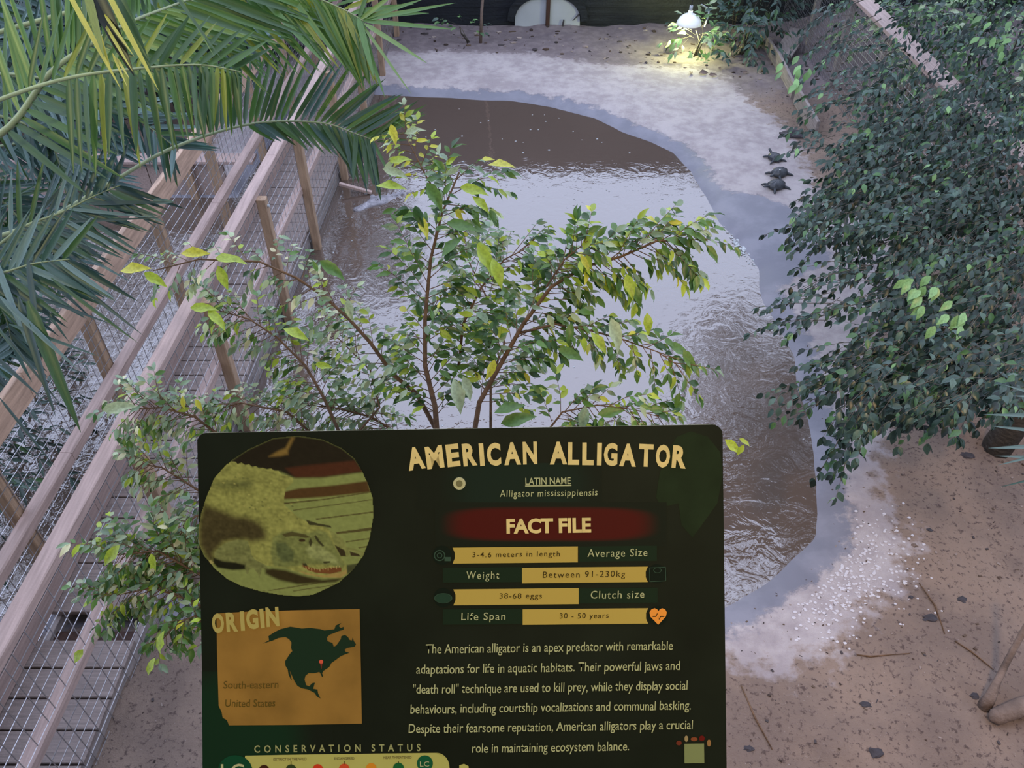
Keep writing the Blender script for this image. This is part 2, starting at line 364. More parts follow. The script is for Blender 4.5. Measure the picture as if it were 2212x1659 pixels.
for fn, dx in ((near, -.03), (far, .05)):
    for (ya, yb) in ((YS, 3.8), (3.8, 7.2), (7.2, 10.8), (10.8, YE)):
        mb = MB(); mb.beam((fn(ya) + dx, ya + .004, .06), (fn(yb) + dx, yb, .06), .045, .26 if fn is near else .2, ch=.004); part(mb, 'fascia_board', M['fascia'])
        mb = MB(); mb.beam((fn(ya) + dx + (-.0), ya + .004, 1.395), (fn(yb) + dx, yb, 1.395), .10, .07, ch=.006) if fn is near else mb.beam((fn(ya), ya + .004, 1.54), (fn(yb), yb, 1.54), .045, .21, ch=.004)
        part(mb, 'handrail', M['timber_rail'] if fn is near else M['timber_beam'])
        mb = MB(); zr = .745 if fn is near else .87
        mb.beam((fn(ya) + dx * .5, ya + .004, zr), (fn(yb) + dx * .5, yb, zr), .085 if fn is near else .09, .085 if fn is near else .09, ch=.01); part(mb, 'mid_rail', M['timber_rail'])
        if fn is far:
            mb = MB(); mb.beam((fn(ya) + .03, ya + .004, .31), (fn(yb) + .03, yb, .31), .03, .17, ch=.004); part(mb, 'kick_board', M['timber_rail'])
for y in (3.47, 4.95, 6.48, 7.80, 9.42, 11.0, 12.6, 14.2):
    mb = MB(); g0 = max(gz(near(y) + .06, y), -.35) - .02; mb.beam(NV(y, g0, .06), NV(y, 1.37, .06), .085, .085, up=(0, 1, 0), ch=.006); part(mb, 'post', M['timber_post'])
    # white bolt head on top bracket
    mb = MB(); mb.tube([NV(y - .01, 1.30, .105), NV(y - .01, 1.30, .122)], .014, 8); part(mb, 'bolt', M['white_panel'])
for y in (1.85, 3.28, 4.72, 6.16, 7.6, 9.1, 10.6, 12.1, 13.6):
    mb = MB(); g0 = max(gz(far(y) - .06, y), -.35) - .02; mb.beam(FV(y, g0, -.065), FV(y, 1.45, -.065), .085, .085, up=(0, 1, 0), ch=.006); part(mb, 'post', M['timber_post'])
def wire_panel(pfun, ya, yb, z0, z1, dz, dy, r=.0028):
    mb = MB()
    def wr_(a, b_): 
        a, b_ = Vector(a), Vector(b_); t = (b_ - a).normalized(); s1 = t.orthogonal().normalized() * r; s2 = t.cross(s1)
        mb.add([a+s1, a+s2, a-s1, a-s2, b_+s1, b_+s2, b_-s1, b_-s2], [(0,1,5,4),(1,2,6,5),(2,3,7,6),(3,0,4,7)])
    z = z0
    while z <= z1 + 1e-6: wr_(pfun(ya, z), pfun(yb, z)); z += dz
    y = ya
    while y <= yb: wr_(pfun(y, z0), pfun(y, z1)); y += dy
    return mb
ya = YS
while ya < YE:
    yb = min(ya + 1.45, YE)
    part(wire_panel(lambda y, z: NV(y, z, .012), ya, yb, -.06, 1.36, .094, .125), 'wire_mesh', M['wire'])
    part(wire_panel(lambda y, z: FV(y, z, -.018), ya, yb, -.06, 1.45, .094, .125), 'wire_mesh', M['wire'])
    ya = yb
# planks sticking out over the water from the walkway post
for (a, b_, w_, h_, lb) in (((733, 397, .12), (803, 416, .02), .05, .035, 'pale wooden plank sloping from the walkway post down into the water'), ((738, 357, .12), (786, 357, .10), .06, .03, 'short pale plank behind the palm tips beside the walkway')):
    A, B = at(a[0], a[1], a[2]), at(b_[0], b_[1], b_[2]); mb = MB(A); mb.beam(A, B, w_, h_, ch=.004)
    tag(mb.build('plank', M['timber_rail']), lb, 'plank')
# timber edging wall behind the far pond arm
ed = tag(empty('timber_edging', (-6, 9.0, 0)), 'timber retaining wall with a top plank at the left end of the pond', 'retaining wall')
for i in range(6):
    mb = MB(); mb.beam((-2.6 + (i) * .93 - .46, 0, .20), (-2.6 + (i) * .93 + .46, 0, .20), .04, .50, ch=.006); mb.build('plank', M['timber'], ed)
mb = MB(); mb.beam((-2.9, .03, .47), (2.9, .03, .47), .22, .04, ch=.005); mb.build('top_plank', M['timber_rail'], ed)
for i in range(4):
    mb = MB(); mb.beam((-2.4 + i * 1.5, -.06, -.4), (-2.4 + i * 1.5, -.06, .44), .09, .09, up=(0, 1, 0), ch=.006); mb.build('post', M['timber_post'], ed)

# ------------------------------------------------------------------ right wire fence
RF = tag(empty('wire_fence', (4.6, 12, 0)), 'wire mesh fence with timber top rail behind the dark fig tree', 'fence')
RO = Vector((4.6, 12, 0))
def rpart(mb, name, m): mb.v = [tuple(Vector(v) - RO) for v in mb.v]; return mb.build(name, m, RF)
y = 6.2
while y < 14.6:
    rpart(wire_panel(lambda yy, z: Vector((4.66, yy, z)), y, y + 1.4, .12, 1.5, .075, .075, .003), 'wire_mesh', M['wire'])
    mb = MB(); mb.beam((4.72, y, gz(4.72, min(y, 14.8)) - .03), (4.72, y, 1.5), .08, .08, up=(0, 1, 0), ch=.006); rpart(mb, 'post', M['fascia'])
    mb = MB(); mb.beam((4.70, y + .003, 1.54), (4.70, y + 1.4, 1.54), .24, .05, ch=.005); rpart(mb, 'top_rail', M['timber_rail'])
    y += 1.4
BB = tag(empty('edging_boards', (4.12, 12, 0)), 'grey weathered edging boards along the soil in front of the wire fence', 'edging')
for (ya, yb, dx, tz) in ((10.4, 11.55, .0, .0), (11.6, 12.7, -.01, .03), (12.75, 13.9, .03, -.02)):
    mb = MB(); mb.beam((dx, ya - 12, gz(4.1, ya) + .1), (dx + .02, yb - 12, gz(4.1, yb) + .1 + tz), .045, .24, ch=.005); mb.build('board', M['fascia'], BB)
mb = MB(); mb.beam((.12, .9, gz(4.2, 13) + .1), (.55, 1.6, gz(4.5, 13.6) + .28), .3, .03, ch=.005); mb.build('board', M['fascia'], BB)
# ------------------------------------------------------------------ leaves
PAL = {'deep': (.035, .095, .02), 'mid': (.095, .20, .04), 'grey': (.21, .31, .19), 'pale': (.37, .46, .27), 'lime': (.36, .48, .05),
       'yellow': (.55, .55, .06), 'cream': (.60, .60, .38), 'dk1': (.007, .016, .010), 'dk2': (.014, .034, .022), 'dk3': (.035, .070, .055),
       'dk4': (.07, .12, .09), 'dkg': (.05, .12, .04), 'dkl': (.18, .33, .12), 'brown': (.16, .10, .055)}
def leaf_template(var=0, wd=.21, wave=.05, thin=False):
    ph = var * 1.7
    rows = [.0, .2, .45, .72, 1.0]; hwid = [0, .72, 1.0, .62, 0]
    v = [(0, t, -.10 * t * t - (.10 * t**4)) for t in rows]
    for s in (-1, 1):
        for i in (1, 2, 3):
            v.append((s * wd * hwid[i], rows[i] + .01 * math.sin(ph + i), -.10 * rows[i]**2 + .055 * hwid[i] + wave * math.sin(ph * 2 + i * 2.4 + s)))
    f = [(0, 8, 1), (1, 8, 9, 2), (2, 9, 10, 3), (3, 10, 4), (0, 1, 5), (1, 2, 6, 5), (2, 3, 7, 6), (3, 4, 7)]
    return np.array(v), f
TPL = {'fig': [leaf_template(k) for k in range(3)], 'oval': [leaf_template(k, .27, .03) for k in range(3)], 'slim': [leaf_template(k, .10, .02) for k in range(3)]}
_lm = {}
def leaf_mesh(kind, var, col, m, name='leaf'):
    key = (kind, var, col, m.name)
    if key not in _lm:
        v, f = TPL[kind][var]; me = bpy.data.meshes.new(name); me.from_pydata([tuple(x) for x in v], [], f); me.materials.append(m)
        a = me.attributes.new('leafcol', 'FLOAT_COLOR', 'POINT'); a.data.foreach_set('color', np.tile(np.array(PAL[col] + (1,), np.float32), len(v)))
        me.polygons.foreach_set('use_smooth', [True] * len(me.polygons)); me.update(); _lm[key] = me
    return _lm[key]
def frame_of(d, n):
    d = Vector(d).normalized(); n = Vector(n); x = d.cross(n)
    if x.length < 1e-4: x = d.orthogonal()
    x.normalize(); z = x.cross(d); return x, d, z
def onscreen(p):
    q = p - Vector((0, 0, HC)); d = q.dot(FWD)
    if d < .2: return 0
    px = 1106 + FPX * q.x / d; py = 829.5 - FPX * q.dot(UP) / d
    if -20 < px < 2232 and -20 < py < 1679: 
        if 430 < px < 1565 and 935 < py: return 0
        return 1 / d
    return 0
def build_leaves(parent, leaves, m, kind='fig', n_ind=0, name='leaf', stuffname='foliage'):
    """leaves: (pos, dir, normal, length, colour). The largest in view become objects, the rest one mesh"""
    O = parent.location if parent else Vector((0, 0, 0))
    sc = sorted(range(len(leaves)), key=lambda i: -onscreen(leaves[i][0]) * leaves[i][3])
    ind = [i for i in sc[:n_ind] if onscreen(leaves[i][0]) > 0]; inds = set(ind)
    for i in ind:
        p, d, n, L, c = leaves[i]; x, y, z = frame_of(d, n); L2 = L
        mt = Matrix(((x.x*L2, y.x*L2, z.x*L2, p.x-O.x), (x.y*L2, y.y*L2, z.y*L2, p.y-O.y), (x.z*L2, y.z*L2, z.z*L2, p.z-O.z), (0, 0, 0, 1)))
        link(name, leaf_mesh(kind, i % 3, c, m, name), parent, mt)
    rest = [i for i in range(len(leaves)) if i not in inds]
    if not rest: return
    V = []; F = []; C = []; k = 0; nv = len(TPL[kind][0][0]); base = TPL[kind][0][1]
    for i in rest:
        p, d, n, L, c = leaves[i]; x, y, z = frame_of(d, n); T = TPL[kind][i % 3][0]
        V.append((T[:, :1] * np.array(x) + T[:, 1:2] * np.array(y) + T[:, 2:] * np.array(z)) * L + np.array(p - O))
        C.append(np.tile(np.array(PAL[c] + (1,)) * np.array([*(3 * [random.uniform(.8, 1.25)]), 1]), (nv, 1)))
        F += [tuple(k + a for a in f) for f in base]; k += nv
    me = bpy.data.meshes.new(stuffname); me.from_pydata(np.concatenate(V).tolist(), [], F); me.materials.append(m)
    a = me.attributes.new('leafcol', 'FLOAT_COLOR', 'POINT'); a.data.foreach_set('color', np.concatenate(C).astype(np.float32).ravel())
    me.polygons.foreach_set('use_smooth', [True] * len(me.polygons)); me.update()
    o = link(stuffname, me, parent); o['kind'] = 'stuff'; return o
def rv(s=1.0): return Vector((random.gauss(0, s), random.gauss(0, s), random.gauss(0, s)))
def pick(ws):
    t = random.random() * sum(ws.values())
    for k_, v_ in ws.items():
        t -= v_
        if t <= 0: return k_
    return k_
def twig_leaves(out, tw, p, d, L, step, size, pal, grav=.35, spread=.75, face=None):
    """a twig from p along d; adds its tube to tw and alternate leaves to out"""
    d = d.normalized(); n = max(3, int(L / step)); pts = [p.copy()]; q = p.copy(); dd = d.copy(); sgn = 1
    for i in range(n):
        dd = (dd + Vector((0, 0, -.05)) + rv(.05)).normalized(); q = q + dd * (L / n); pts.append(q.copy())
        if i * 1.0 / n > .12:
            sd = dd.cross(face or Vector((0, 0, 1)))
            if sd.length < .1: sd = dd.orthogonal()
            sd.normalize(); sgn = -sgn
            ld = dd * .7 + sd * sgn * spread + Vector((0, 0, -grav)) + rv(.18)
            nn = Vector((0, -.25, .8)) + rv(.33)
            out.append((q.copy(), ld, nn, size * random.uniform(.65, 1.25), pick(pal)))
    out.append((q.copy(), dd + Vector((0, 0, -grav)), Vector((0, -.2, 1)) + rv(.3), size * 1.1, pick(pal)))
    r = max(.0012, L * .006); tw.tube([pts[0], pts[len(pts)//2], pts[-1]], [r, r * .7, r * .4], 4)
def interp(pts, t):
    k = t * (len(pts) - 1); i = min(int(k), len(pts) - 2); return pts[i].lerp(pts[i+1], k - i), (pts[i+1] - pts[i]).normalized()

# ------------------------------------------------------------------ foreground variegated fig
fg_base = Vector((-.10, 1.72, gz(-.1, 1.72)))
FG = tag(empty('weeping_fig', fg_base), 'variegated weeping fig with fine green and lime leaves rising behind the information board', 'plant')
leaves = []; twm = MB(fg_base)
GP = {'mid': 4, 'grey': 4, 'pale': 3, 'lime': 2.2, 'deep': 2, 'cream': 1.2}
GG = {'mid': 5, 'deep': 2.6, 'lime': 2.4, 'grey': 2, 'pale': .8, 'yellow': .4}
LP = {'grey': 5, 'pale': 4, 'mid': 1.6, 'lime': 1.2, 'cream': 1.5, 'deep': .5}
YP = {'yellow': 3, 'lime': 4, 'pale': 2, 'mid': 1}
branches = [
 # (pixel points, depth start, depth end, radius, twigs, twig length px, leaf px, palette)
 ([(945,960),(940,880),(918,790),(918,690),(930,560),(955,460),(992,372)], 2.05, 1.95, .011, 26, (60,150), 34, GG),
 ([(1020,960),(1035,870),(1085,780),(1130,700),(1190,620),(1265,575),(1340,555),(1420,520),(1480,520)], 2.05, 1.9, .010, 34, (60,130), 34, GG),
 ([(960,960),(900,850),(850,810),(800,740),(755,690),(700,640),(640,600),(560,565),(430,560),(330,585)], 2.1, 2.0, .009, 20, (40,95), 27, LP),
 ([(740,950),(700,860),(660,790),(600,730),(540,690),(470,670)], 2.15, 2.1, .007, 20, (50,100), 28, GP),
 ([(760,950),(820,880),(800,800),(740,740),(700,700)], 2.15, 2.2, .005, 12, (50,110), 26, LP),
 ([(1120,720),(1200,700),(1280,715),(1350,735),(1420,760),(1480,800)], 2.0, 1.9, .005, 13, (45,95), 32, GG),
 ([(1160,960),(1215,890),(1290,875),(1370,885),(1440,905)], 1.95, 1.9, .004, 13, (45,95), 32, GG),
 ([(990,800),(1000,700),(1040,620),(1090,560),(1150,530)], 2.1, 2.1, .006, 18, (60,120), 30, GP),
 ([(1060,950),(1060,820),(1090,740),(1050,640),(1010,560),(1000,480)], 2.2, 2.3, .006, 20, (60,130), 27, LP),
 ([(1180,620),(1220,560),(1270,520)], 1.95, 1.9, .004, 8, (40,80), 34, GG),
 ([(955,440),(920,380),(890,320),(870,285)], 2.0, 2.0, .004, 7, (40,75), 26, YP),
 ([(500,960),(420,900),(350,880),(280,885)], 2.2, 2.15, .006, 20, (45,95), 26, LP),
 ([(700,960),(620,890),(520,870),(450,890)], 2.2, 2.2, .006, 18, (45,95), 26, LP),
 ([(900,960),(800,900),(720,880),(600,870)], 2.2, 2.2, .006, 20, (45,95), 26, LP),
 ([(560,1150),(430,1060),(350,1010),(290,1000)], 2.25, 2.2, .006, 18, (45,85), 26, LP),
 ([(560,1330),(430,1240),(340,1190),(240,1200)], 2.25, 2.15, .007, 34, (55,105), 30, GP),
 ([(560,1400),(420,1300),(330,1270),(230,1290)], 2.25, 2.15, .006, 24, (50,95), 28, GP),
 ([(520,1420),(420,1330),(380,1350),(335,1400)], 2.2, 2.15, .005, 9, (35,65), 30, GG),
 ([(600,1150),(450,1100),(400,1130),(380,1180)], 2.2, 2.2, .005, 12, (45,85), 26, LP),
]
for px_, d0, d1, r_, ntw, tl, lp, pal in branches:
    pts = [dep(x, y, d0 + (d1 - d0) * i / (len(px_) - 1)) for i, (x, y) in enumerate(px_)]
    bm_ = MB(fg_base); k = len(pts); bm_.tube(pts, [r_ * .72 * (1 - .75 * i / (k - 1)) for i in range(k)], 7)
    bm_.v = [tuple(Vector(v)) for v in bm_.v]; bm_.build('branch', M['bark'], FG, smooth=True)
    for j in range(int(ntw * 2.3)):
        t = .12 + .86 * (j + random.random()) / (ntw * 2.3); p, d = interp(pts, min(t, .99))
        s = 1 if j % 2 else -1; side = d.cross(FWD).normalized()
        dd = d * random.uniform(.5, 1) + side * s * random.uniform(.3, 1.0) + FWD * random.uniform(-.45, .45) + Vector((0, 0, -.15))
        L = random.uniform(*tl) * d0 / FPX
        twig_leaves(leaves, twm, p, dd, L, 8.5 * d0 / FPX, lp * .88 * d0 / FPX, pal)
# trunk going down to the soil behind the board
tr_ = MB(fg_base); a = dep(945, 960, 2.05); b_ = dep(1020, 960, 2.05)
tr_.tube([fg_base + Vector((0, 0, -.05)), fg_base + Vector((.02, .02, 1.2)), fg_base + Vector((-.02, 0, 2.4)), a.lerp(b_, .5) + Vector((0, 0, -.35)), a], [.035, .03, .024, .018, .011], 8); tr_.build('trunk', M['bark'], FG, smooth=True)
tr_ = MB(fg_base); tr_.tube([a.lerp(b_, .5) + Vector((0, 0, -.35)), b_], [.015, .010], 7); tr_.build('branch', M['bark'], FG, smooth=True)
for q_, t_ in (((740,950),2.15), ((1160,960),1.95), ((500,960),2.2), ((560,1150),2.25), ((560,1330),2.25), ((560,1400),2.25), ((700,960),2.2)):
    tr_ = MB(fg_base); e = dep(*q_, t_); s0 = a.lerp(b_, .5) + Vector((0, 0, -.45 - (.5 if q_[1] > 1000 else 0)))
    tr_.tube([s0 if q_[1] < 1000 else fg_base.lerp(a, .55), s0.lerp(e, .6) + Vector((0, 0, -.05)), e], [.012, .009, .007], 6); tr_.build('branch', M['bark'], FG, smooth=True)
for q_, t_ in (((520,1420),2.2), ((600,1150),2.2), ((760,950),2.15), ((900,960),2.2), ((1060,950),2.2)):
    tr_ = MB(fg_base); e = dep(*q_, t_); tr_.tube([a.lerp(b_, .5) + Vector((0, 0, -.4)), e], [.008, .005], 6); tr_.build('branch', M['bark'], FG, smooth=True)
def big(x, y, ln, ang, col, d=1.9, tilt=0.0):
    a_ = math.radians(ang); dr = RIGHT * math.cos(a_) + UP * math.sin(a_)
    leaves.append((dep(x, y, d) - dr * (ln * d / FPX) * .5, dr + FWD * random.uniform(-.15, .15), -FWD + UP * .5 + rv(.22), ln * d / FPX, col))
for q_ in [(940,425,72,-60,'mid'),(1000,488,74,-10,'mid'),(975,530,66,50,'mid'),(905,468,52,-70,'deep'),(915,490,56,-65,'yellow'),(1083,354,62,5,'yellow'),(1272,516,54,65,'lime'),
           (718,582,68,-35,'mid'),(292,580,66,10,'yellow'),(335,603,56,-30,'lime'),(1025,410,66,-10,'lime'),(1040,440,52,-40,'lime'),(855,372,60,-15,'pale'),(865,345,50,10,'lime'),(845,400,66,3,'lime'),
           (850,290,46,-75,'yellow'),(893,282,40,20,'pale'),(948,320,30,90,'pale'),(1540,548,46,-55,'mid'),(1500,530,54,-20,'mid'),(1460,522,52,-15,'mid'),(1440,545,40,-60,'mid'),(1360,620,60,-75,'lime'),(1378,640,50,-70,'mid'),
           (1490,780,56,-60,'mid'),(1470,755,60,-25,'mid'),(1400,700,50,-85,'lime'),(1230,720,46,-100,'mid'),(1235,765,66,-20,'mid'),(990,855,80,-75,'pale'),(1060,800,50,-110,'yellow'),(1330,725,80,-75,'pale'),(1295,740,60,-50,'lime'),
           (1265,570,44,-60,'yellow'),(1050,560,80,-60,'lime'),(1075,590,70,-70,'lime'),(755,670,50,-80,'pale'),(1320,890,60,10,'mid'),(1100,880,70,20,'mid'),(1120,905,80,15,'mid'),(1420,885,44,-10,'mid'),(1260,905,60,-100,'grey'),
           (500,560,70,-5,'lime'),(480,600,56,-70,'lime'),(420,545,60,5,'yellow'),(470,690,60,-45,'lime'),(440,665,60,0,'lime'),(330,1215,40,-80,'lime'),(345,1390,60,-110,'lime'),(325,1440,46,-120,'lime'),(165,1420,46,-130,'lime'),(240,1200,60,-130,'lime'),
           (395,870,30,-90,'yellow'),(430,875,30,-60,'yellow'),(255,880,70,10,'pale'),(700,790,40,-10,'lime'),(640,720,60,-20,'lime'),(1610,955,30,-30,'lime'),(1585,965,50,-40,'lime'),(1600,973,30,-120,'lime'),(905,665,40,100,'deep'),(1010,840,60,-70,'pale')]: big(*q_)
twm.v = [tuple(Vector(v)) for v in twm.v]; to = twm.build('twigs', M['bark'], FG); to['kind'] = 'stuff'
build_leaves(FG, leaves, M['leaf'], 'fig', 300)

# ------------------------------------------------------------------ tall dark fig tree on the right bank
tb = Vector((4.0, 4.6, gz(4.0, 4.6)))
RT = tag(empty('fig_tree', tb), 'large dark green fig tree with drooping twigs hanging over the right bank', 'tree')
leaves = []; twm = MB(tb)
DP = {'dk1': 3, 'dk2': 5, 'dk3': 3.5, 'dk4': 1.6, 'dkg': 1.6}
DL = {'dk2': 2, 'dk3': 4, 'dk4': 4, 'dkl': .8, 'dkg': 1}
core = [(1840,330),(1800,380),(1770,430),(1800,500),(1860,560),(1870,640),(1880,700),(1900,730),(1860,790),(1830,830),(1870,855),(1960,865),(2010,870),(2180,840),(2230,850),(2260,850),(2260,-100),(1960,-60),(1965,60),(1925,130),(1885,250)]
def inpoly(x, y, pl):
    c = False; n = len(pl)
    for i in range(n):
        (x1, y1), (x2, y2) = pl[i], pl[(i+1) % n]
        if (y1 > y) != (y2 > y) and x < (x2-x1) * (y-y1) / (y2-y1) + x1: c = not c
    return c
def rdepth(py): return 4.75 + (900 - py) / 900 * 3.6
cnt = 0
while cnt < 2000:
    x, y = random.uniform(1730, 2260), random.uniform(-100, 880)
    if not inpoly(x, y, core): continue
    if x > 1985 and y < 170 and random.random() < .7: continue
    # holes where the bank shows through
    if (1850 < x < 1960 and 500 < y < 700 or 1960 < x < 2060 and 60 < y < 200) and random.random() < .72: continue
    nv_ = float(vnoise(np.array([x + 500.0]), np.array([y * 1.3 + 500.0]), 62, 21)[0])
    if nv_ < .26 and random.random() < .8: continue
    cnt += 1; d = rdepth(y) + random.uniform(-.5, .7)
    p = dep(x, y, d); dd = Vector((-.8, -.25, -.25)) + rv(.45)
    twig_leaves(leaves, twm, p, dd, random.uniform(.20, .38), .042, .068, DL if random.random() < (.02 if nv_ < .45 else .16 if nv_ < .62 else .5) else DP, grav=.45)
fr_ = [((1800,290),(1680,262)),((1800,300),(1690,285)),((1850,420),(1740,400)),((1840,440),(1690,470)),((1850,500),(1700,462)),((1870,560),(1690,560)),((1860,600),(1690,612)),((1800,640),(1625,628)),((1820,660),(1650,690)),((1780,700),(1620,660)),
       ((1860,790),(1640,828)),((1850,810),(1650,850)),((1850,760),(1700,798)),((1830,860),(1795,960)),((1840,870),(1790,1060)),((1850,880),(1785,1085)),((1870,900),(1830,1010)),((1880,880),(1850,940)),((1900,200),(1720,150)),((1880,210),(1715,175)),((1900,160),(1760,120)),
       ((1880,40),(1700,60)),((1860,10),(1660,20)),((1930,110),(1800,60)),((1840,90),(1690,110)),((1820,20),(1720,5)),((1960,250),(1780,270)),((1960,300),(1770,320)),((1900,380),(1720,380)),((1860,470),(1660,480)),((2010,850),(1960,870)),((2080,850),(2040,900)),((1880,740),(1720,745)),((1900,640),(1740,650)),((1950,830),(1900,905)),((2000,840),(1960,880)),((2100,840),(2090,880)),((2160,840),(2180,900))]
for A_, B_ in fr_:
    for rep in range(3):
        x, y = A_[0] + random.uniform(-15, 25), A_[1] + random.uniform(-20, 20); e = (B_[0] + random.uniform(0, 60) * (rep > 0), B_[1] + random.uniform(-22, 22))
        dpt = rdepth(min(y, 900)) + random.uniform(-.2, .2); p, q2 = dep(x, y, dpt), dep(*e, dpt - .1)
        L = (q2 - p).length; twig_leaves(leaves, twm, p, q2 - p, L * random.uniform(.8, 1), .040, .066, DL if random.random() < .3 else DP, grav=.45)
# bright leaf sprays
for x, y, n_ in ((1720,140,7),(1700,170,5),(2020,640,9),(2050,690,6),(1990,610,6),(2150,60,6),(2180,100,4)):
    for _ in range(n_):
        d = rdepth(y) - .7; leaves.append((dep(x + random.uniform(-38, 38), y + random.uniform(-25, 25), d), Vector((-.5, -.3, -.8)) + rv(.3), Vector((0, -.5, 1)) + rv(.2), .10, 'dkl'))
# crown above the frame that shades the pond
for cx, cy, cz, rx, ry, rz, n_ in ((4.4, 9.6, 4.6, 1.5, 2.8, 2.0, 1500), (3.9, 10.6, 4.6, 1.0, 1.8, 1.2, 500), (5.2, 5.5, 4.4, 1.3, 2.2, 1.3, 900)):
    for _ in range(n_):
        u = rv(1).normalized() * random.random() ** .4; p = Vector((cx + u.x * rx, cy + u.y * ry, cz + u.z * rz))
        if onscreen(p) > 0 and p.z < 3.2: continue
        leaves.append((p, Vector((-.3, -.2, -.6)) + rv(.5), Vector((0, 0, 1)) + rv(.4), .17, pick(DP)))
trk = [tb + Vector((0, 0, -.1)), tb + Vector((.1, .0, 1.0)), tb + Vector((.9, .3, 2.2)), Vector((5.3, 6.6, 3.4)), Vector((5.0, 8.4, 4.4))]
mb = MB(tb); mb.tube(trk, [.12, .10, .09, .08, .05], 9); mb.build('trunk', M['bark_grey'], RT, smooth=True)
for e in ((5.2, 6.0, 3.6), (3.6, 8.4, 5.2), (5.3, 9.8, 4.6), (4.0, 10.2, 5.2), (4.4, 4.9, 1.2), (4.9, 5.6, 1.9)):
    s0 = trk[2] if e[1] < 7.5 else trk[3]; e = Vector(e); mb = MB(tb); mb.tube([s0, s0.lerp(e, .5) + Vector((0, 0, .15)), e], [.06, .04, .015], 7); mb.build('branch', M['bark_grey'], RT, smooth=True)
for i in range(7):
    g = Vector((4.2 + .25 * i, 4.3 + .3 * (i % 3), gz(4.2 + .25 * i, 4.6))); mb = MB(tb); mb.tube([g, g + Vector((-.1, .3, .9)), g + Vector((-.2, .8, 1.9))], [.02, .016, .01], 6); mb.build('branch', M['bark_grey'], RT, smooth=True)
to = twm.build('twigs', M['bark_grey'], RT); to['kind'] = 'stuff'
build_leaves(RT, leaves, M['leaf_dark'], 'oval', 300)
print('right tree leaves', len(leaves))

# bright green bush in the upper right corner, shrubs in front of the back wall and behind the palms
def bush(name, label, base, spec, pal, m, kind, size, n_ind, cat='shrub', stems=5, step=.06, grav=.3):
    b0 = Vector(base); o = tag(empty(name, b0), label, cat); lv = []; tm = MB(b0)
    for (c, r, n_) in spec:
        for _ in range(n_):
            u = rv(1).normalized() * random.random() ** .45
            p = Vector((c[0] + u.x * r[0], c[1] + u.y * r[1], c[2] + u.z * r[2]))
            if p.z < gz(p.x, min(p.y, 14.8)) + .03: p.z = gz(p.x, min(p.y, 14.8)) + .05
            twig_leaves(lv, tm, p, u + Vector((0, 0, .1)) + rv(.3), size * random.uniform(2, 3.4), step, size, pal, grav=grav)
    c = spec[0][0]
    for i in range(stems):
        e = Vector(c) + Vector((random.uniform(-.5, .5) * spec[0][1][0], random.uniform(-.5, .5) * spec[0][1][1], random.uniform(-.2, .4) * spec[0][1][2]))
        mb = MB(b0); mb.tube([b0 + Vector((random.uniform(-.05, .05), random.uniform(-.05, .05), -.03)), b0.lerp(e, .5) + rv(.03), e], [.014, .011, .006], 6); mb.build('stem', M['bark_grey'], o, smooth=True)
    tw_ = tm.build('twigs', M['bark_grey'], o); tw_['kind'] = 'stuff'
    build_leaves(o, lv, m, kind, n_ind); return o
UP_ = {'dkg': 4, 'dkl': 4, 'dk4': 3, 'pale': 1.5}
bush('green_bush', 'bright green leafy bush in the upper right corner behind the dark fig tree', (6.3, 10.6, gz(6.3, 10.6)), [((6.2, 10.4, 1.6), (1.3, 1.5, 1.3), 520), ((5.9, 12.2, 1.2), (.9, 1.3, 1.0), 320)], UP_, M['leaf_dark'], 'oval', .11, 120)
g = gat(1600, 118); bush('broadleaf_shrub', 'grey green shrub growing on the soil between the hanging lamp and the wire fence', g, [((g.x, g.y, .55), (.42, .5, .5), 70), ((g.x + .35, g.y + .25, .95), (.5, .3, .55), 60), ((g.x-.55, g.y-.05, .22), (.25, .2, .15), 14)], {'dk3': 4, 'dk4': 3, 'dkg': 1}, M['leaf_dark'], 'fig', .13, 90)
g = gat(1012, 92); bush('seedling', 'small seedling with round green leaves at the foot of the dark wall', g, [((g.x - .05, g.y - .03, .36), (.17, .12, .26), 9)], {'dkg': 1, 'dkl': 2, 'dk4': 1}, M['leaf_dark'], 'oval', .10, 60, 'plant', 3, .07)
g = gat(1500, 122); bush('lit_plant', 'small plant with pale leaves glowing under the hanging lamp', g, [((g.x, g.y, .48), (.20, .18, .22), 22)], {'dkl': 2, 'pale': 2, 'dk4': 1}, M['leaf_dark'], 'fig', .14, 60, 'plant', 3, .07)
bush('hanging_foliage', 'blue green leaves hanging above the lamp from the upper edge', (3.9, 14.6, gz(3.9, 14.6)), [((3.6, 14.2, 1.9), (.5, .3, .35), 50), ((4.4, 14.2, 1.7), (.7, .4, .6), 60)], {'dk3': 3, 'dk4': 3}, M['leaf_dark'], 'fig', .14, 60, 'shrub', 2)
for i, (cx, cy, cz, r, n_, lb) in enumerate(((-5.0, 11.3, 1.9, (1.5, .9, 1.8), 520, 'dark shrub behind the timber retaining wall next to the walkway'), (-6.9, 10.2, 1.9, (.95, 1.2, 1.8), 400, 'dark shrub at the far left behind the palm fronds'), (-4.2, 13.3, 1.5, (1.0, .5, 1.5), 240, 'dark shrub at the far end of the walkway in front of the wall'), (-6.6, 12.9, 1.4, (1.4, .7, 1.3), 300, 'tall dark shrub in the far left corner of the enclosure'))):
    bush('dark_shrub', lb, (cx, cy, gz(cx, cy)), [((cx, cy, cz), r, n_)], {'dk1': 2, 'dk2': 4, 'dk3': 4, 'dk4': 2}, M['leaf_dark'], 'fig', .16, 0)

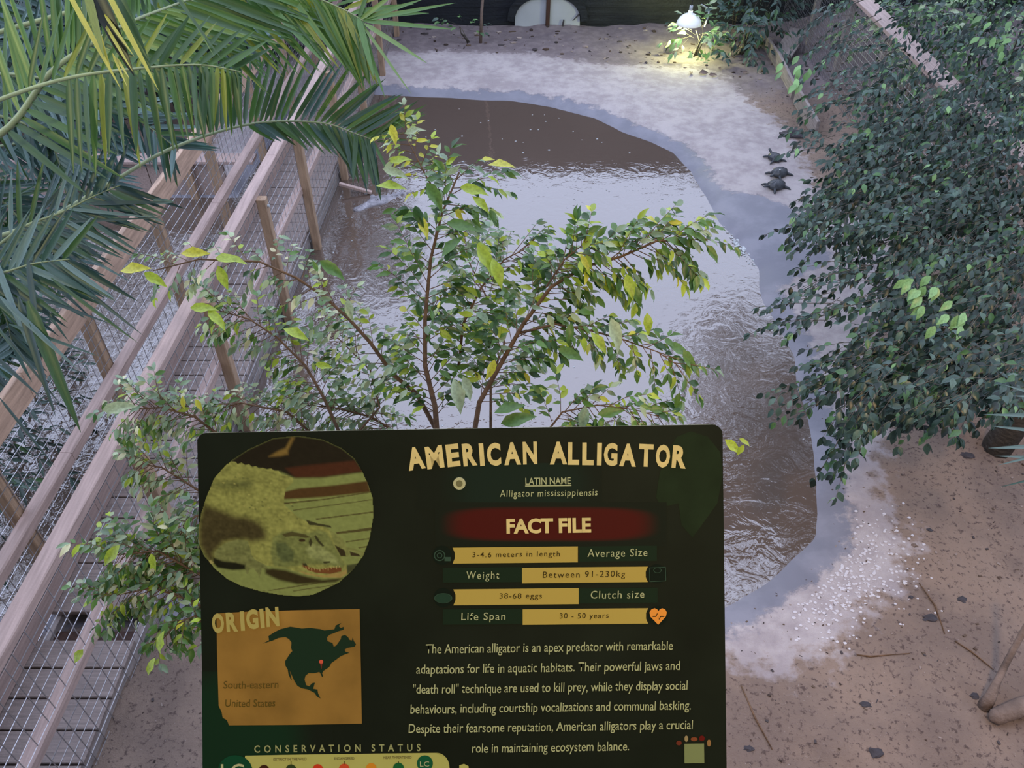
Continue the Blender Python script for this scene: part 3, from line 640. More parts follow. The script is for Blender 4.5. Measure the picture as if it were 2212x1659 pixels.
bush('waterside_shrub', 'low dark shrub growing at the water behind the far mesh of the walkway', (-4.7, 4.6, -.3), [((-4.6, 4.3, .35), (.75, 1.7, .35), 330)], {'dk2': 3, 'dk3': 4, 'dk4': 3, 'dkg': 1}, M['leaf_dark'], 'slim', .15, 120)
bush('added_tree', 'dark tree added at the end of the walkway, its unseen crown darkening the pond reflection', (-3.0, 13.9, gz(-3, 13.9)), [((-3.0, 13.75, 3.4), (.95, .5, 1.6), 420)], {'dk1': 3, 'dk2': 4, 'dk3': 2}, M['leaf_dark'], 'fig', .16, 0, 'tree', 6)  # tree added out of view so the water by the walkway reflects dark
# ------------------------------------------------------------------ palms
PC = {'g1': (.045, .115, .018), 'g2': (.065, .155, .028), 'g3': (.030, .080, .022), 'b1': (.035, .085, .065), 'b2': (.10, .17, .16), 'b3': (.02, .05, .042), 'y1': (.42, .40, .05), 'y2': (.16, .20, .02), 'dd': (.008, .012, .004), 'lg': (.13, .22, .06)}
PAL.update(PC)
def leaflet_template(droop, fold=.35):
    rows = [0, .12, .35, .65, .88, 1]; hw_ = [.25, .9, 1, .75, .35, 0.02]; v = []; f = []
    for t, h_ in zip(rows, hw_):
        z = -droop * t * t; v += [(-h_, t, z + h_ * fold * 1.0), (0, t, z), (h_, t, z + h_ * fold)]
    for i in range(len(rows) - 1):
        a = i * 3; f += [(a, a+1, a+4, a+3), (a+1, a+2, a+5, a+4)]
    return np.array(v), f
LT = [leaflet_template(0.02), leaflet_template(.12), leaflet_template(.28)]
_pm = {}
def pl_mesh(var, col):
    if (var, col) not in _pm:
        v, f = LT[var]; me = bpy.data.meshes.new('leaflet'); v2 = v.copy(); me.from_pydata([(x, y, z_ if False else z_) for x, y, z_ in v2.tolist()], [], f); me.materials.append(M['palm'])
        a = me.attributes.new('leafcol', 'FLOAT_COLOR', 'POINT'); a.data.foreach_set('color', np.tile(np.array(PAL[col] + (1,), np.float32), len(v)))
        me.polygons.foreach_set('use_smooth', [True] * len(me.polygons)); me.update(); _pm[(var, col)] = me
    return _pm[(var, col)]
def catmull(P_, n_):
    out = []; k = len(P_)
    for i in range(k - 1):
        p0, p1, p2, p3 = P_[max(i-1, 0)], P_[i], P_[i+1], P_[min(i+2, k-1)]
        for j in range(n_):
            t = j / n_; out.append(.5 * ((2*p1) + (p2-p0)*t + (2*p0-5*p1+4*p2-p3)*t*t + (-p0+3*p1-3*p2+p3)*t**3))
    out.append(P_[-1]); return out
def frond(root, pts, upper, lower, cols, ind=True, r=.012, tilt=.0, label=None, fan=None, jit=.06):
    """pts: (px, py, depth). upper/lower: (t0, t1, n, len0, len1, ang0, ang1, width) leaflets each side of the rachis, lengths in metres"""
    O = root.location; R3 = catmull([dep(*p) for p in pts], 6); fr_o = MB(O); k = len(R3)
    fr_o.tube(R3, [max(.0025, r * (1 - .85 * i / (k - 1))) for i in range(k)], 6); fo = fr_o.build('frond', M['rachis'], root, smooth=True)
    if label: fo['label'] = label
    L_ = []
    for s, spec in ((1, upper), (-1, lower)):
        if not spec: continue
        t0, t1, n_, l0, l1, a0, a1, wd = spec
        for i in range(n_):
            u = i / max(n_ - 1, 1); t = t0 + (t1 - t0) * u; p, d = interp(R3, min(t, .999))
            nrm = (-FWD + RIGHT * tilt).normalized(); side = d.cross(nrm).normalized() * -s
            # side points to image-up for s = 1 when the rachis runs left to right
            ang = math.radians(a0 + (a1 - a0) * u + random.gauss(0, 2.5)); ll = (l0 + (l1 - l0) * u) * random.uniform(.9, 1.08)
            dr = d * math.cos(ang) + side * math.sin(ang) + FWD * random.gauss(0, jit) * 1.5
            L_.append((p, dr, nrm + rv(.18), ll, wd * random.uniform(.85, 1.15), cols[random.randrange(len(cols))], random.randrange(2) + (random.random() < .15)))
    for f_ in (fan or []):
        a_, b_, wd, c_ = f_; A_, B_ = dep(*a_), dep(*b_); L_.append((A_, B_ - A_, -FWD + rv(.1), (B_ - A_).length, wd, c_, 0))
    V = []; F = []; C = []; kk = 0
    for p, d, n, ll, wd, c, var in L_:
        x, y, z = frame_of(d, n)
        if ind:
            o_ = Matrix(((x.x*wd, y.x*ll, z.x*wd, p.x-O.x), (x.y*wd, y.y*ll, z.y*wd, p.y-O.y), (x.z*wd, y.z*ll, z.z*wd, p.z-O.z), (0, 0, 0, 1)))
            # droop is given in leaflet lengths, so raise the normal scale only for the gravity bend
            link('leaflet', pl_mesh(var, c), fo, o_)
        else:
            T = LT[var][0]; V.append(T[:, :1] * wd * np.array(x) + T[:, 1:2] * ll * np.array(y) + T[:, 2:] * np.array(z) * wd + np.array(p - O))
            C.append(np.tile(np.array(PAL[c] + (1,)), (len(T), 1))); F += [tuple(kk + a for a in f) for f in LT[var][1]]; kk += len(T)
    if not ind:
        me = bpy.data.meshes.new('leaflets'); me.from_pydata(np.concatenate(V).tolist(), [], F); me.materials.append(M['palm'])
        a = me.attributes.new('leafcol', 'FLOAT_COLOR', 'POINT'); a.data.foreach_set('color', np.concatenate(C).astype(np.float32).ravel()); me.update()
        o = link('leaflets', me, fo); o['kind'] = 'stuff'
    return len(L_)
pbase = Vector((-3.9, 2.3, gz(-3.9, 2.3)))
PM = tag(empty('date_palm', pbase), 'date palm at the left whose long green fronds arch over the walkway', 'palm')
crown = dep(-420, 330, 3.4)
mb = MB(pbase); mb.tube([pbase + Vector((0, 0, -.1)), pbase.lerp(crown, .5), crown - Vector((0, 0, .1))], [.17, .14, .15], 12); mb.build('trunk', M['bark_grey'], PM, smooth=True)
cw = (crown.x, crown.y, crown.z)
G = ['g1', 'g1', 'g2', 'g3']; Bq = ['b1', 'b1', 'b2', 'b3', 'g3']
CR = (-420, 330, 3.4)
# A: large frond rising from the lower left to the top
frond(PM, [CR, (-200,360,3.3), (0,290,3.2), (108,159,3.1), (199,94,3.1), (289,45,3.15), (400,2,3.3), (560,-60,3.5)], (.30, .80, 30, .50, .42, 62, 50, .0135), (.30, .95, 42, .46, .42, 66, 52, .0140), ['g1','g2','g1','lg','g3'], r=.018)
# D: frond along the top edge with long glossy leaflets sweeping to the lower right and a tip fan
fanD = [((785,42,3.6),(915,-2,3.55),.012,'g2'),((785,44,3.6),(985,6,3.5),.011,'g2'),((785,46,3.6),(985,64,3.5),.0115,'g2'),((785,50,3.6),(925,138,3.5),.011,'lg'),((780,50,3.6),(890,205,3.5),.007,'lg'),((775,48,3.6),(832,212,3.55),.012,'g2'),((770,48,3.6),(828,200,3.6),.011,'g1'),((780,42,3.6),(860,-20,3.55),.011,'lg'),((775,40,3.6),(800,-30,3.6),.010,'g1')]
frond(PM, [CR, (-150,130,3.4), (100,40,3.4), (300,-5,3.45), (480,-20,3.5), (640,-15,3.55), (730,15,3.6), (785,45,3.6)], (.5, .95, 14, .4, .3, 60, 35, .012), (.42, .985, 44, .55, .30, 58, 44, .0135), ['g1','g2','g1','y2'], r=.014, fan=fanD)
# C: frond whose leaflets hang straight down over the walkway beam
frond(PM, [CR, (-200,300,3.0), (0,215,2.95), (150,168,2.9), (300,148,2.9), (430,140,2.95), (520,155,3.0)], (.4, .95, 20, .3, .2, 60, 40, .011), (.50, .97, 26, .38, .22, 96, 84, .0125), ['g1','g3','y2','g3'], r=.012)
# B: frond with a pale rachis and short lower leaflets
fanB = [((800,302,3.9),(905,215,3.85),.010,'g3'),((800,302,3.9),(912,255,3.85),.009,'g3'),((800,302,3.9),(885,285,3.85),.008,'g1'),((805,304,3.9),(850,395,3.85),.008,'g1'),((795,300,3.9),(822,420,3.85),.009,'g3'),((785,296,3.9),(795,410,3.85),.010,'g3'),((770,288,3.9),(762,400,3.85),.012,'g3'),((815,306,3.9),(905,300,3.85),.007,'g3')]
frond(PM, [CR, (-150,520,3.7), (60,490,3.75), (230,400,3.8), (340,335,3.85), (430,298,3.9), (520,272,3.9), (600,262,3.9), (700,266,3.9), (760,286,3.9), (810,304,3.9)], (.50, .985, 36, .40, .30, 78, 44, .0125), (.62, .985, 26, .16, .30, 40, 60, .014), ['g3','g1','g3','b1'], r=.013, fan=fanB)
# G: bluish frond in front of the thick beam
fanG = [((60,520,3.4),(245,640,3.35),.010,'b1'),((40,540,3.4),(200,690,3.35),.011,'b3'),((90,500,3.4),(285,610,3.35),.009,'b2'),((20,560,3.4),(150,740,3.35),.012,'b1'),((140,450,3.4),(330,470,3.35),.008,'b2'),((330,434,3.4),(378,436,3.4),.012,'b2'),((185,440,3.4),(375,436,3.35),.009,'b3'),((160,455,3.4),(305,548,3.35),.011,'b1'),((130,470,3.4),(290,555,3.35),.010,'b2'),((120,480,3.4),(350,470,3.35),.006,'b3'),((100,490,3.4),(270,560,3.35),.011,'b1'),((220,410,3.4),(350,500,3.35),.005,'b3')]
frond(PM, [CR, (-200,520,3.4), (-50,550,3.4), (50,490,3.4), (130,460,3.4), (200,425,3.4), (260,400,3.4)], (.3, .95, 18, .34, .2, 60, 40, .011), (.25, .98, 24, .42, .28, 58, 42, .012), Bq, r=.011, fan=fanG)
# H: lower frond with long dark leaflets hanging over the beam
fanH = [((-20,760,3.0),(90,860,2.95),.008,'b3'),((20,700,3.0),(215,770,2.95),.007,'b1'),((0,640,3.0),(170,800,2.95),.012,'b2'),((60,650,3.0),(175,935,2.95),.024,'g3'),((40,640,3.0),(120,900,2.95),.016,'b3'),((100,560,3.1),(310,725,3.05),.009,'b3'),((60,600,3.1),(190,690,3.05),.008,'b1'),((80,640,3.05),(240,700,3.0),.007,'b3'),((110,600,3.05),(300,742,3.0),.008,'g3'),((10,720,3.0),(135,880,2.95),.006,'b3'),((0,860,3.0),(120,1010,2.95),.006,'b3'),((60,560,3.1),(90,780,3.0),.011,'b3'),((-10,560,3.1),(60,745,3.0),.013,'b2')]
frond(PM, [CR, (-250,560,3.2), (-100,600,3.1), (0,590,3.1), (70,570,3.1), (150,560,3.1)], (.3, .95, 14, .34, .22, 60, 40, .012), (.3, .98, 16, .40, .3, 60, 35, .013), Bq, r=.011, fan=fanH)
# E: near frond tip from above its sunlit highlights painted as thin yellow leaflets
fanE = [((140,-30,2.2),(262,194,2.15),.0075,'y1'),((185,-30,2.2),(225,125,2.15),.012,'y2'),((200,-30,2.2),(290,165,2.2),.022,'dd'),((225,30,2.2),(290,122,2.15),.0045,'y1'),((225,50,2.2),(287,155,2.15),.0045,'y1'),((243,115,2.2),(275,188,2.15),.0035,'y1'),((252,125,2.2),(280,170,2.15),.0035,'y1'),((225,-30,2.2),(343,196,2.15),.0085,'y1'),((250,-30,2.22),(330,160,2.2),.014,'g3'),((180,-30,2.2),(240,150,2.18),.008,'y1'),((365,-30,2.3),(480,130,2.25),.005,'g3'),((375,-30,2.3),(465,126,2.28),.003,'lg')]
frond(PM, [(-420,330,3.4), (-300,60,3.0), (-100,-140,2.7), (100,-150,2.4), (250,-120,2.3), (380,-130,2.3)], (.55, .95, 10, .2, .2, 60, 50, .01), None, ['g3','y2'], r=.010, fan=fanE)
# dense bluish fronds behind
PB = tag(empty('background_palm', (-5.4, 5.2, gz(-5.4, 5.2))), 'dense bluish palm crown in the shade behind the date palm fronds at the left edge', 'palm')
mb = MB(PB.location); q = PB.location; mb.tube([q - Vector((0, 0, .1)), q + Vector((-.1, 0, 1.2)), q + Vector((-.3, .1, 2.2))], [.16, .15, .14], 10); mb.build('trunk', M['bark_grey'], PB, smooth=True)
for i, pts in enumerate([[(-300,300),(-100,240),(60,270),(120,330),(150,460)], [(-300,350),(-80,380),(0,430),(60,500),(90,590)], [(-300,250),(-80,120),(60,60),(160,90),(240,180)], [(-300,300),(-100,180),(60,170),(180,230),(250,330)],
                         [(-300,450),(-150,520),(-40,600),(10,680),(30,760)], [(-300,200),(-100,20),(40,-40),(200,-30),(330,60)], [(-300,400),(-60,330),(60,310),(160,340),(230,400)], [(-300,500),(-120,620),(-60,720),(-20,800),(0,880)],
                         [(-200,200),(0,160),(160,190),(300,260),(380,320)], [(-200,-20),(100,-60),(300,-40),(480,30),(560,90)], [(-300,480),(-60,470),(40,490),(110,540),(150,600)], [(-300,620),(-140,640),(-60,650),(0,690),(40,740)]]):
    D0 = 4.3 + (i % 4) * .35
    frond(PB, [(x, y, D0 + .15 * k_) for k_, (x, y) in enumerate(pts)], (.2, .98, 32, .50, .26, 62, 35, .015), (.2, .98, 32, .46, .24, 62, 35, .015), Bq + ['b2'], ind=False, r=.014, jit=.25)
# spiky palm tips at the right edge
PR = tag(empty('small_palm', (4.9, 3.6, gz(4.9, 3.6))), 'pale blue spiky palm leaves poking in at the right edge below the fig tree', 'palm')
fanR = [((2330,900,4.2),(2124,895,4.1),.012,'b2'),((2330,940,4.2),(2140,920,4.1),.012,'b2'),((2330,960,4.2),(2135,968,4.1),.013,'b2'),((2330,990,4.2),(2150,985,4.1),.010,'b2'),((2330,960,4.2),(2155,1005,4.1),.011,'b2'),((2330,880,4.2),(2165,830,4.1),.010,'b2'),((2330,1010,4.2),(2160,1052,4.1),.009,'b1'),((2330,860,4.2),(2185,855,4.1),.011,'b2'),((2330,870,4.2),(2190,780,4.1),.011,'b1')]
mb = MB(PR.location); q = PR.location; e = dep(2330, 930, 4.2); mb.tube([q, q.lerp(e, .6) + Vector((.1, 0, .1)), e], [.03, .02, .01], 7); mb.build('stem', M['rachis'], PR, smooth=True)
frond(PR, [(2420,900,4.3), (2360,925,4.25), (2330,940,4.2)], None, None, Bq, r=.01, fan=fanR)
# ------------------------------------------------------------------ hanging heat lamp
lp = onl = None
def dep_y(px, py, Y): d = ray(px, py); return Vector((0, 0, HC)) + d * (Y / d.y)
lc = dep_y(1488, 52, 13.35)
LA = tag(empty('heat_lamp', lc), 'glowing white dome heat lamp hanging low over the soil by the dark wall', 'lamp')
mb = MB(); rings = []; nn = 20
prof = [(.035, .20), (.04, .15), (.09, .145), (.15, .105), (.185, .05), (.20, .0), (.195, .0), (.178, .05), (.143, .098), (.085, .135), (.03, .14)]
vs = [(r * math.cos(2*math.pi*j/nn), r * math.sin(2*math.pi*j/nn), z) for r, z in prof for j in range(nn)]
mb.add(vs, [(i*nn+j, i*nn+(j+1) % nn, (i+1)*nn+(j+1) % nn, (i+1)*nn+j) for i in range(len(prof)-1) for j in range(nn)])
mb.build('shade', mat('white_dome', (.75, .78, .8, 1), .3, .5, emit=((.85, .95, 1, 1), .35)), LA, smooth=True)
mb = MB(); mb.ico((0, 0, .07), (.055, .055, .07), 2); mb.build('bulb', mat('lit_bulb', (1, 1, .9, 1), .3, emit=((1, 1, .75, 1), 14)), LA, smooth=True)
mb = MB(); mb.tube([(0, 0, .20), (0, 0, .28)], .028, 10); mb.build('socket', M['white_panel'], LA, smooth=True)
mb = MB(); mb.tube([(0, 0, .28), (.05, .1, .6), (.03, .3, 1.6), (0, .6, 2.0)], .007, 6); mb.build('cable', M['stone'], LA, smooth=True)
mb = MB(lc); q = [dep_y(1515, 10, 13.6), dep_y(1532, 20, 13.5), dep_y(1530, 35, 13.45), dep_y(1522, 58, 13.4)]
mb.tube(q, .014, 7); mb.build('arm', M['white_panel'], LA, smooth=True)
for o_ in ():pass
def point(name, loc, power, col, rad):
    l = bpy.data.lights.new(name, 'POINT'); l.energy = power; l.color = col; l.shadow_soft_size = rad
    o = bpy.data.objects.new(name, l); COL.objects.link(o); o.location = loc; return o
point('heat_lamp_light', lc + Vector((-.02, 0, -.03)), 80, (.95, 1.0, .42), .06)

# ------------------------------------------------------------------ terrapins
M['shell'] = mat('wet_dark_shell', (.028, .033, .040, 1), .38, .5, bump=(22, .5), noise=(30, .35, (1, 1, 1)))
def terrapin(px, py, L, ang, head, legs, label, hup=.3):
    p = gat(px, py); o = empty('terrapin', p, ang); tag(o, label, 'turtle', 'terrapins basking in a row on the pale sand')
    mb = MB()
    # carapace: lofted dome with a flared rim
    nr, ns = 7, 18; vs = [(0, 0, L * .40)]; fs = []
    for i in range(1, nr + 1):
        t = i / nr; r = math.sin(t * math.pi / 2) ** .9; z = L * (.10 + .30 * math.cos(t * math.pi / 2) ** .8)
        for j in range(ns):
            a = 2 * math.pi * j / ns; rr = r * (1 + .025 * math.cos(a * 9)); vs.append((math.cos(a) * L * .5 * rr, math.sin(a) * L * .40 * rr * (1 + .08 * math.cos(a)), z + .01 * L * math.cos(a * 9)))
    b0 = len(vs)
    for j in range(ns): a = 2 * math.pi * j / ns; vs.append((math.cos(a) * L * .42, math.sin(a) * L * .33, L * .04))
    vs.append((0, 0, L * .03))
    for j in range(ns): fs.append((0, 1 + j, 1 + (j+1) % ns))
    for i in range(nr - 1):
        for j in range(ns): a = 1 + i*ns; fs.append((a+j, a+ns+j, a+ns+(j+1) % ns, a+(j+1) % ns))
    a = 1 + (nr-1)*ns
    for j in range(ns): fs.append((a+j, b0+j, b0+(j+1) % ns, a+(j+1) % ns)); fs.append((b0+j, len(vs)-1, b0+(j+1) % ns))
    mb.add(vs, fs)
    hx, hy, hz = head
    mb.tube([(L*.35, 0, L*.16), (L*.52, hy*.4, L*.2 + hz*.4), (L*hx, hy, L*.22 + hz)], [L*.09, L*.075, L*.07], 8)
    mb.ico((L*hx + L*.04, hy, L*.23 + hz), (L*.11, L*.075, L*.065), 2)
    for (sx_, sy_, fx, fy) in legs:
        mb.tube([(L*.30*sx_, L*.24*sy_, L*.11), (L*(.36*sx_+.5*fx), L*(.34*sy_+.5*fy), L*.09), (L*(.38*sx_+fx), L*(.36*sy_+fy), L*.03)], [L*.085, L*.07, L*.05], 7)
        for c_ in (-1, 0, 1): mb.tube([(L*(.38*sx_+fx), L*(.36*sy_+fy), L*.03), (L*(.38*sx_+fx*1.25) + c_*L*.02, L*(.36*sy_+fy*1.25) + c_*L*.03, L*.015)], [L*.02, L*.008], 5)
    mb.tube([(-L*.42, 0, L*.1), (-L*.58, L*.02, L*.04)], [L*.04, L*.01], 6)
    b = mb.build('body', M['shell'], o, smooth=True)
    rm = b.modifiers.new('join', 'REMESH'); rm.mode = 'VOXEL'; rm.voxel_size = L * .022; rm.use_smooth_shade = True
    return o
lg = [(1, 1, .12, .16), (1, -1, .12, -.16), (-1, 1, -.10, .18), (-1, -1, -.10, -.18)]
terrapin(1673, 345, .21, math.radians(105), (.64, .01, .03), lg, 'terrapin farthest from the camera in the row of three, head raised towards the wall')
terrapin(1683, 378, .235, math.radians(215), (.62, .0, -.02), lg, 'middle terrapin of the three with a pale fleck on its shell')
terrapin(1676, 405, .24, math.radians(205), (.70, .0, .0), lg, 'terrapin nearest to the camera in the row of three, legs stretched sideways')
f_ = MB(gat(1679, 379)); pc = gat(1679, 379); f_.ico((pc.x, pc.y - .05, pc.z + .105), (.016, .016, .006), 1); tag(f_.build('flake', M['white_panel'], smooth=True), 'small white flake lying on the shell of the middle terrapin', 'flake')

# ------------------------------------------------------------------ alligator just under the surface
M['gator'] = mat('wet_alligator_hide', (.24, .23, .25, 1), .3, .6, noise=(14, .4, (1, 1, 1)), bump=(30, .9))
p0, p1 = at(765, 456), at(882, 402); hd = (p0 - p1); hl = .62; hd.z = 0; hd.normalize(); ga = math.atan2(hd.y, hd.x)
AL = tag(empty('alligator', (p0.x, p0.y, -.006), ga), 'pale grey alligator floating with its head and back breaking the brown water by the walkway', 'alligator')
# spine stations: distance behind the snout tip, half width, half height, centre z
stn = [(0, .020, .018, .005), (.03, .055, .028, .004), (.08, .062, .030, .003), (.16, .058, .032, .002), (.24, .075, .040, .004), (.32, .105, .055, .004), (.40, .115, .06, -.005), (.48, .095, .065, -.03), (.60, .105, .075, -.06), (.78, .15, .095, -.09), (1.0, .17, .10, -.11), (1.25, .15, .09, -.10), (1.42, .11, .08, -.08), (1.65, .08, .075, -.10), (1.95, .05, .065, -.12), (2.25, .03, .045, -.14), (2.5, .012, .02, -.15)]
mb = MB(); ns = 14; vs = []
for i, (s, w_, h_, z) in enumerate(stn):
    bend = .10 * math.sin(s * 1.6) * min(1, s / .8)
    for j in range(ns):
        a = 2 * math.pi * j / ns; vs.append((-s, bend + math.cos(a) * w_, z + math.sin(a) * h_ * (1 if math.sin(a) > 0 else .8)))
fs = [(i*ns+j, i*ns+(j+1) % ns, (i+1)*ns+(j+1) % ns, (i+1)*ns+j) for i in range(len(stn)-1) for j in range(ns)] + [tuple(range(ns))[::-1], tuple(range((len(stn)-1)*ns, len(stn)*ns))]
mb.add(vs, fs)
for s in (-1, 1):
    mb.ico((-.33, s*.055, .050), (.035, .025, .024), 2); mb.ico((-.025, s*.02, .032), (.014, .012, .010), 1)
    mb.tube([(-.64, s*.09, -.05), (-.66, s*.22, -.09), (-.56, s*.30, -.13)], [.05, .04, .03], 8)
    mb.tube([(-1.28, s*.09, -.08), (-1.20, s*.26, -.12), (-1.34, s*.34, -.16)], [.06, .045, .03], 8)
for i in range(26):
    if 4 < i < 12: continue
    s_ = .52 + i * .07; zt = np.interp(s_, [a[0] for a in stn], [a[3] + a[2] for a in stn]); wt = np.interp(s_, [a[0] for a in stn], [a[1] for a in stn]); bend = .10 * math.sin(s_ * 1.6) * min(1, s_ / .8)
    for s in (-.35, .35) if s_ < 1.5 else (0,): mb.ico((-s_, bend + s * wt, zt), (.026, .010, .020), 1)
b = mb.build('body', M['gator'], AL, smooth=True); rm = b.modifiers.new('join', 'REMESH'); rm.mode = 'VOXEL'; rm.voxel_size = .0075; rm.use_smooth_shade = True
for s in (-1, 1):
    m_ = MB(); m_.ico((-.32, s*.066, .066), (.011, .008, .009), 1); m_.build('eye', M['stone'], AL, smooth=True)

# ------------------------------------------------------------------ flakes on the water
fm = [MB().mesh for _ in ()]; protos = []
for k in range(3):
    mb = MB(); mb.ico((0, 0, .004), (1, 1 if k else .6, .25), 1, .15); protos.append(mb.mesh('flake', M['white_panel'], True))
fl = [(1055,261),(1150,248),(1207,255),(1146,280),(1163,280),(1238,284),(1176,248),(998,294),(1000,349),(1114,305),(1330,376),(1240,430),(1222,541),(1247,549),(1430,430),(1360,330),(1186,324),(1130,330),(920,296),(940,280),(870,330),(1085,300),(1290,300),(1310,410),(1400,360),
      (771,393),(765,441),(735,428),(1520,462),(1540,475),(1545,480),(1553,470),(1525,455),(1560,490),(1500,470),(1226,651),(1220,674),(1372,680),(1519,774),(1284,786),(1305,822),(1306,802),(1240,793),(1129,790),(1495,840),(1383,853),(1200,860),(1100,640),(740,560),(720,545),(760,520),(700,505),(790,590),(830,560),(760,470)]
while len(fl) < 110:
    x, y = random.uniform(700, 1720), random.uniform(225, 920); p = at(x, y)
    if polysd(np.array([[p.x, p.y]]), shore)[0] < -.15 and p.x > -1.9: fl.append((x, y))
for i, (x, y) in enumerate(fl):
    p = at(x, y, .002); s = random.uniform(.010, .019) if i < 25 else random.uniform(.007, .014); o = bpy.data.objects.new('flake', protos[i % 3]); COL.objects.link(o); o.location = p; o.scale = (s, s, s); o.rotation_euler = (0, 0, random.random() * 6)
    tag(o, 'tiny white flake floating on the brown pond', 'flake', 'white flakes floating on the pond')
# foam at the right shore
fo = MB(at(1590, 530)); 
for i in range(70):
    t = random.random(); x = 1562 + t * 70 + random.gauss(0, 5); y = 492 + t * 80 + random.gauss(0, 4); p = at(x, y); r = random.uniform(.006, .022) * (1.5 if .25 < t < .7 else .7); fo.ico((p.x, p.y, .004), (r, r, r * .35), 1, .2)
o = tag(fo.build('foam', M['white_panel'], smooth=True), 'white foam gathered at the right shore of the pond', 'foam', kind='stuff')

# ------------------------------------------------------------------ stones, sticks, litter
def thing_tube(name, label, cat, pts, rads, m, n=9, kn=None):
    o = MB(pts[0]); o.tube(pts, rads, n)
    for c, r in (kn or []): o.ico(c, r, 2, .12)
    return tag(o.build(name, m, smooth=True), label, cat)
a, b_, c = gat(2126, 1527, .02), dep(2175, 1430, 5.05), dep(2262, 1270, 4.75)
a2 = a + Vector((.0, .0, .0)); thing_tube('stick', 'straight dry stick standing in the soil at the lower right with a thick foot', 'stick', [a + Vector((0, 0, -.03)), a + Vector((.025, .03, .05)), a.lerp(b_, .55), b_, c], [.042, .034, .023, .020, .017], M['stick'])
a, b_ = gat(2140, 1556, .04), gat(2290, 1512, .09); thing_tube('log', 'pale fallen log lying on the soil in the lower right corner', 'log', [a + Vector((-.02, 0, -.01)), a + Vector((.01, 0, 0)), a.lerp(b_, .35) + Vector((0, 0, .02)), a.lerp(b_, .7), b_], [.018, .048, .056, .06, .06], M['stick'], 11, [(a.lerp(b_, .45) + Vector((0, -.03, .02)), (.03, .03, .025))])
def stone(px, py, r, label, m='stone', name='stone', cat='stone'):
    r *= .72; p = gat(px, py); o = MB(p); o.ico((p.x, p.y, p.z + r * .12), (r * random.uniform(1.1, 1.6), r, r * .5), 2, .25)
    for _ in range(4): o.ico((p.x + random.uniform(-1.5, 1.5) * r, p.y + random.uniform(-1, 1) * r, p.z), (r * .5, r * .35, r * .3), 1, .3)
    return tag(o.build(name, M[m]), label, cat)
stone(1712, 292, .15, 'dark lump at the foot of the edging board behind the basking terrapins')
stone(1968, 1290, .020, 'small dark clod on the brown soil right of the white gravel patch')
stone(2078, 1295, .035, 'dark clod on the brown soil halfway down the right side')
stone(2011, 1336, .045, 'grey clod on the brown soil below the gravel patch')
stone(2105, 1504, .028, 'black clod beside the foot of the standing stick')
stone(1893, 1626, .045, 'dark twiggy clod at the bottom edge right of the board')
stone(1617, 1617, .028, 'dark clod close to the lower right corner of the information board')
stone(1868, 1522, .030, 'brown clod on the soil between the board and the log')
stone(2090, 985, .05, 'dark clod on the reddish soil under the fig tree')
stone(2008, 1145, .022, 'small clod on the brown soil below the reddish patch')
stone(1975, 1178, .022, 'small pale brown clod beside the gravel patch', 'stick')
for (q_, lb) in (([(1850,1415),(1880,1419),(1925,1415),(1965,1412)], 'thin reddish twig lying on the soil below the gravel patch'), ([(2062,1385),(2100,1410),(2146,1448)], 'thin dark twig lying on the soil left of the standing stick'), ([(1985,1260),(2020,1310),(2040,1370)], 'long pale twig curving over the brown soil on the right'), ([(1600,1480),(1630,1550),(1668,1620)], 'thin twig half buried next to the right edge of the board')):
    pts = [gat(*q, .006) for q in q_]; thing_tube('twig', lb, 'twig', pts, [.004, .006, .003, .003][:len(pts)], M['bark'], 5)
for i, (x, y, ln, an) in enumerate(((1492,160,.12,70),(1520,160,.18,20),(1540,165,.13,-5),(1585,70,.16,30),(1575,85,.14,-60),(1560,55,.1,10),(1480,150,.07,0),(1600,130,.1,30),(1555,150,.09,50),(1610,160,.1,5))):
    p = gat(x, y, .03); v, f = leaf_template(i % 3, .22, .08); o = MB(p); s = ln; aa = math.radians(an)
    X, Yv, Zv = frame_of((math.cos(aa), math.sin(aa), .1), (0, -.5, 1)); o.add([p + X * (q[0] * s * 1.2) + Yv * ((q[1]-.5) * s) + Zv * (q[2] * s) for q in v], f)
    ob = o.build('dead_leaf', M['stick'], smooth=True); tag(ob, ['short curled dead leaf standing on end on the soil left of the lit plant', 'long pale dead leaf with raised tip below the lit plant', 'flat pale dead leaf right of the long one below the lit plant', 'long dead leaf leaning towards the wire fence behind the shrub', 'dead leaf folded upright behind the grey green shrub', 'small dead leaf close to the dark wall right of the lamp', 'small pale dead leaf at the left end of the row below the lamp', 'small dead leaf near the edging board', 'dead leaf between the lit plant and the edging board', 'dead leaf lying against the edging board'][i], 'dead leaf', 'curled dead leaves below the hanging lamp')
# crumbs and leaf litter
LI = MB(); cols = []
def scatter(n, cond, rmin, rmax, cl):
    c = 0
    while c < n:
        x, y = random.uniform(-3.2, 5.4), random.uniform(1.5, 14.7); p = Vector((x, y, 0))
        if random.random() > min(1.0, (4.0 / (y + 1)) ** 1.3) + .12 or x < near(y) + .12: continue
        P_ = np.array([[x, y]]); d1 = polysd(P_, shore)[0]; d2 = polysd(P_, sand)[0]
        if d1 < .12 or not cond(d1, d2, x, y): continue
        z = gz(x, y); r = random.uniform(rmin, rmax) * (1 + y * .05); nb = len(LI.v)
        if random.random() < .55: LI.ico((x, y, z + r * .2), (r * random.uniform(.6, 1.6), r * random.uniform(.5, 1.2), r * .45), 0 or 1, .2) if r > .016 else LI.box((x, y, z + r * .2), (r * 1.6, r, r * .6), random.random() * 6)
        else: LI.box((x, y, z + r * .1), (r * random.uniform(1, 2.6), r * .5, r * .25), random.random() * 6)
        k_ = random.choice(cl); cols.extend([k_] * (len(LI.v) - nb)); c += 1
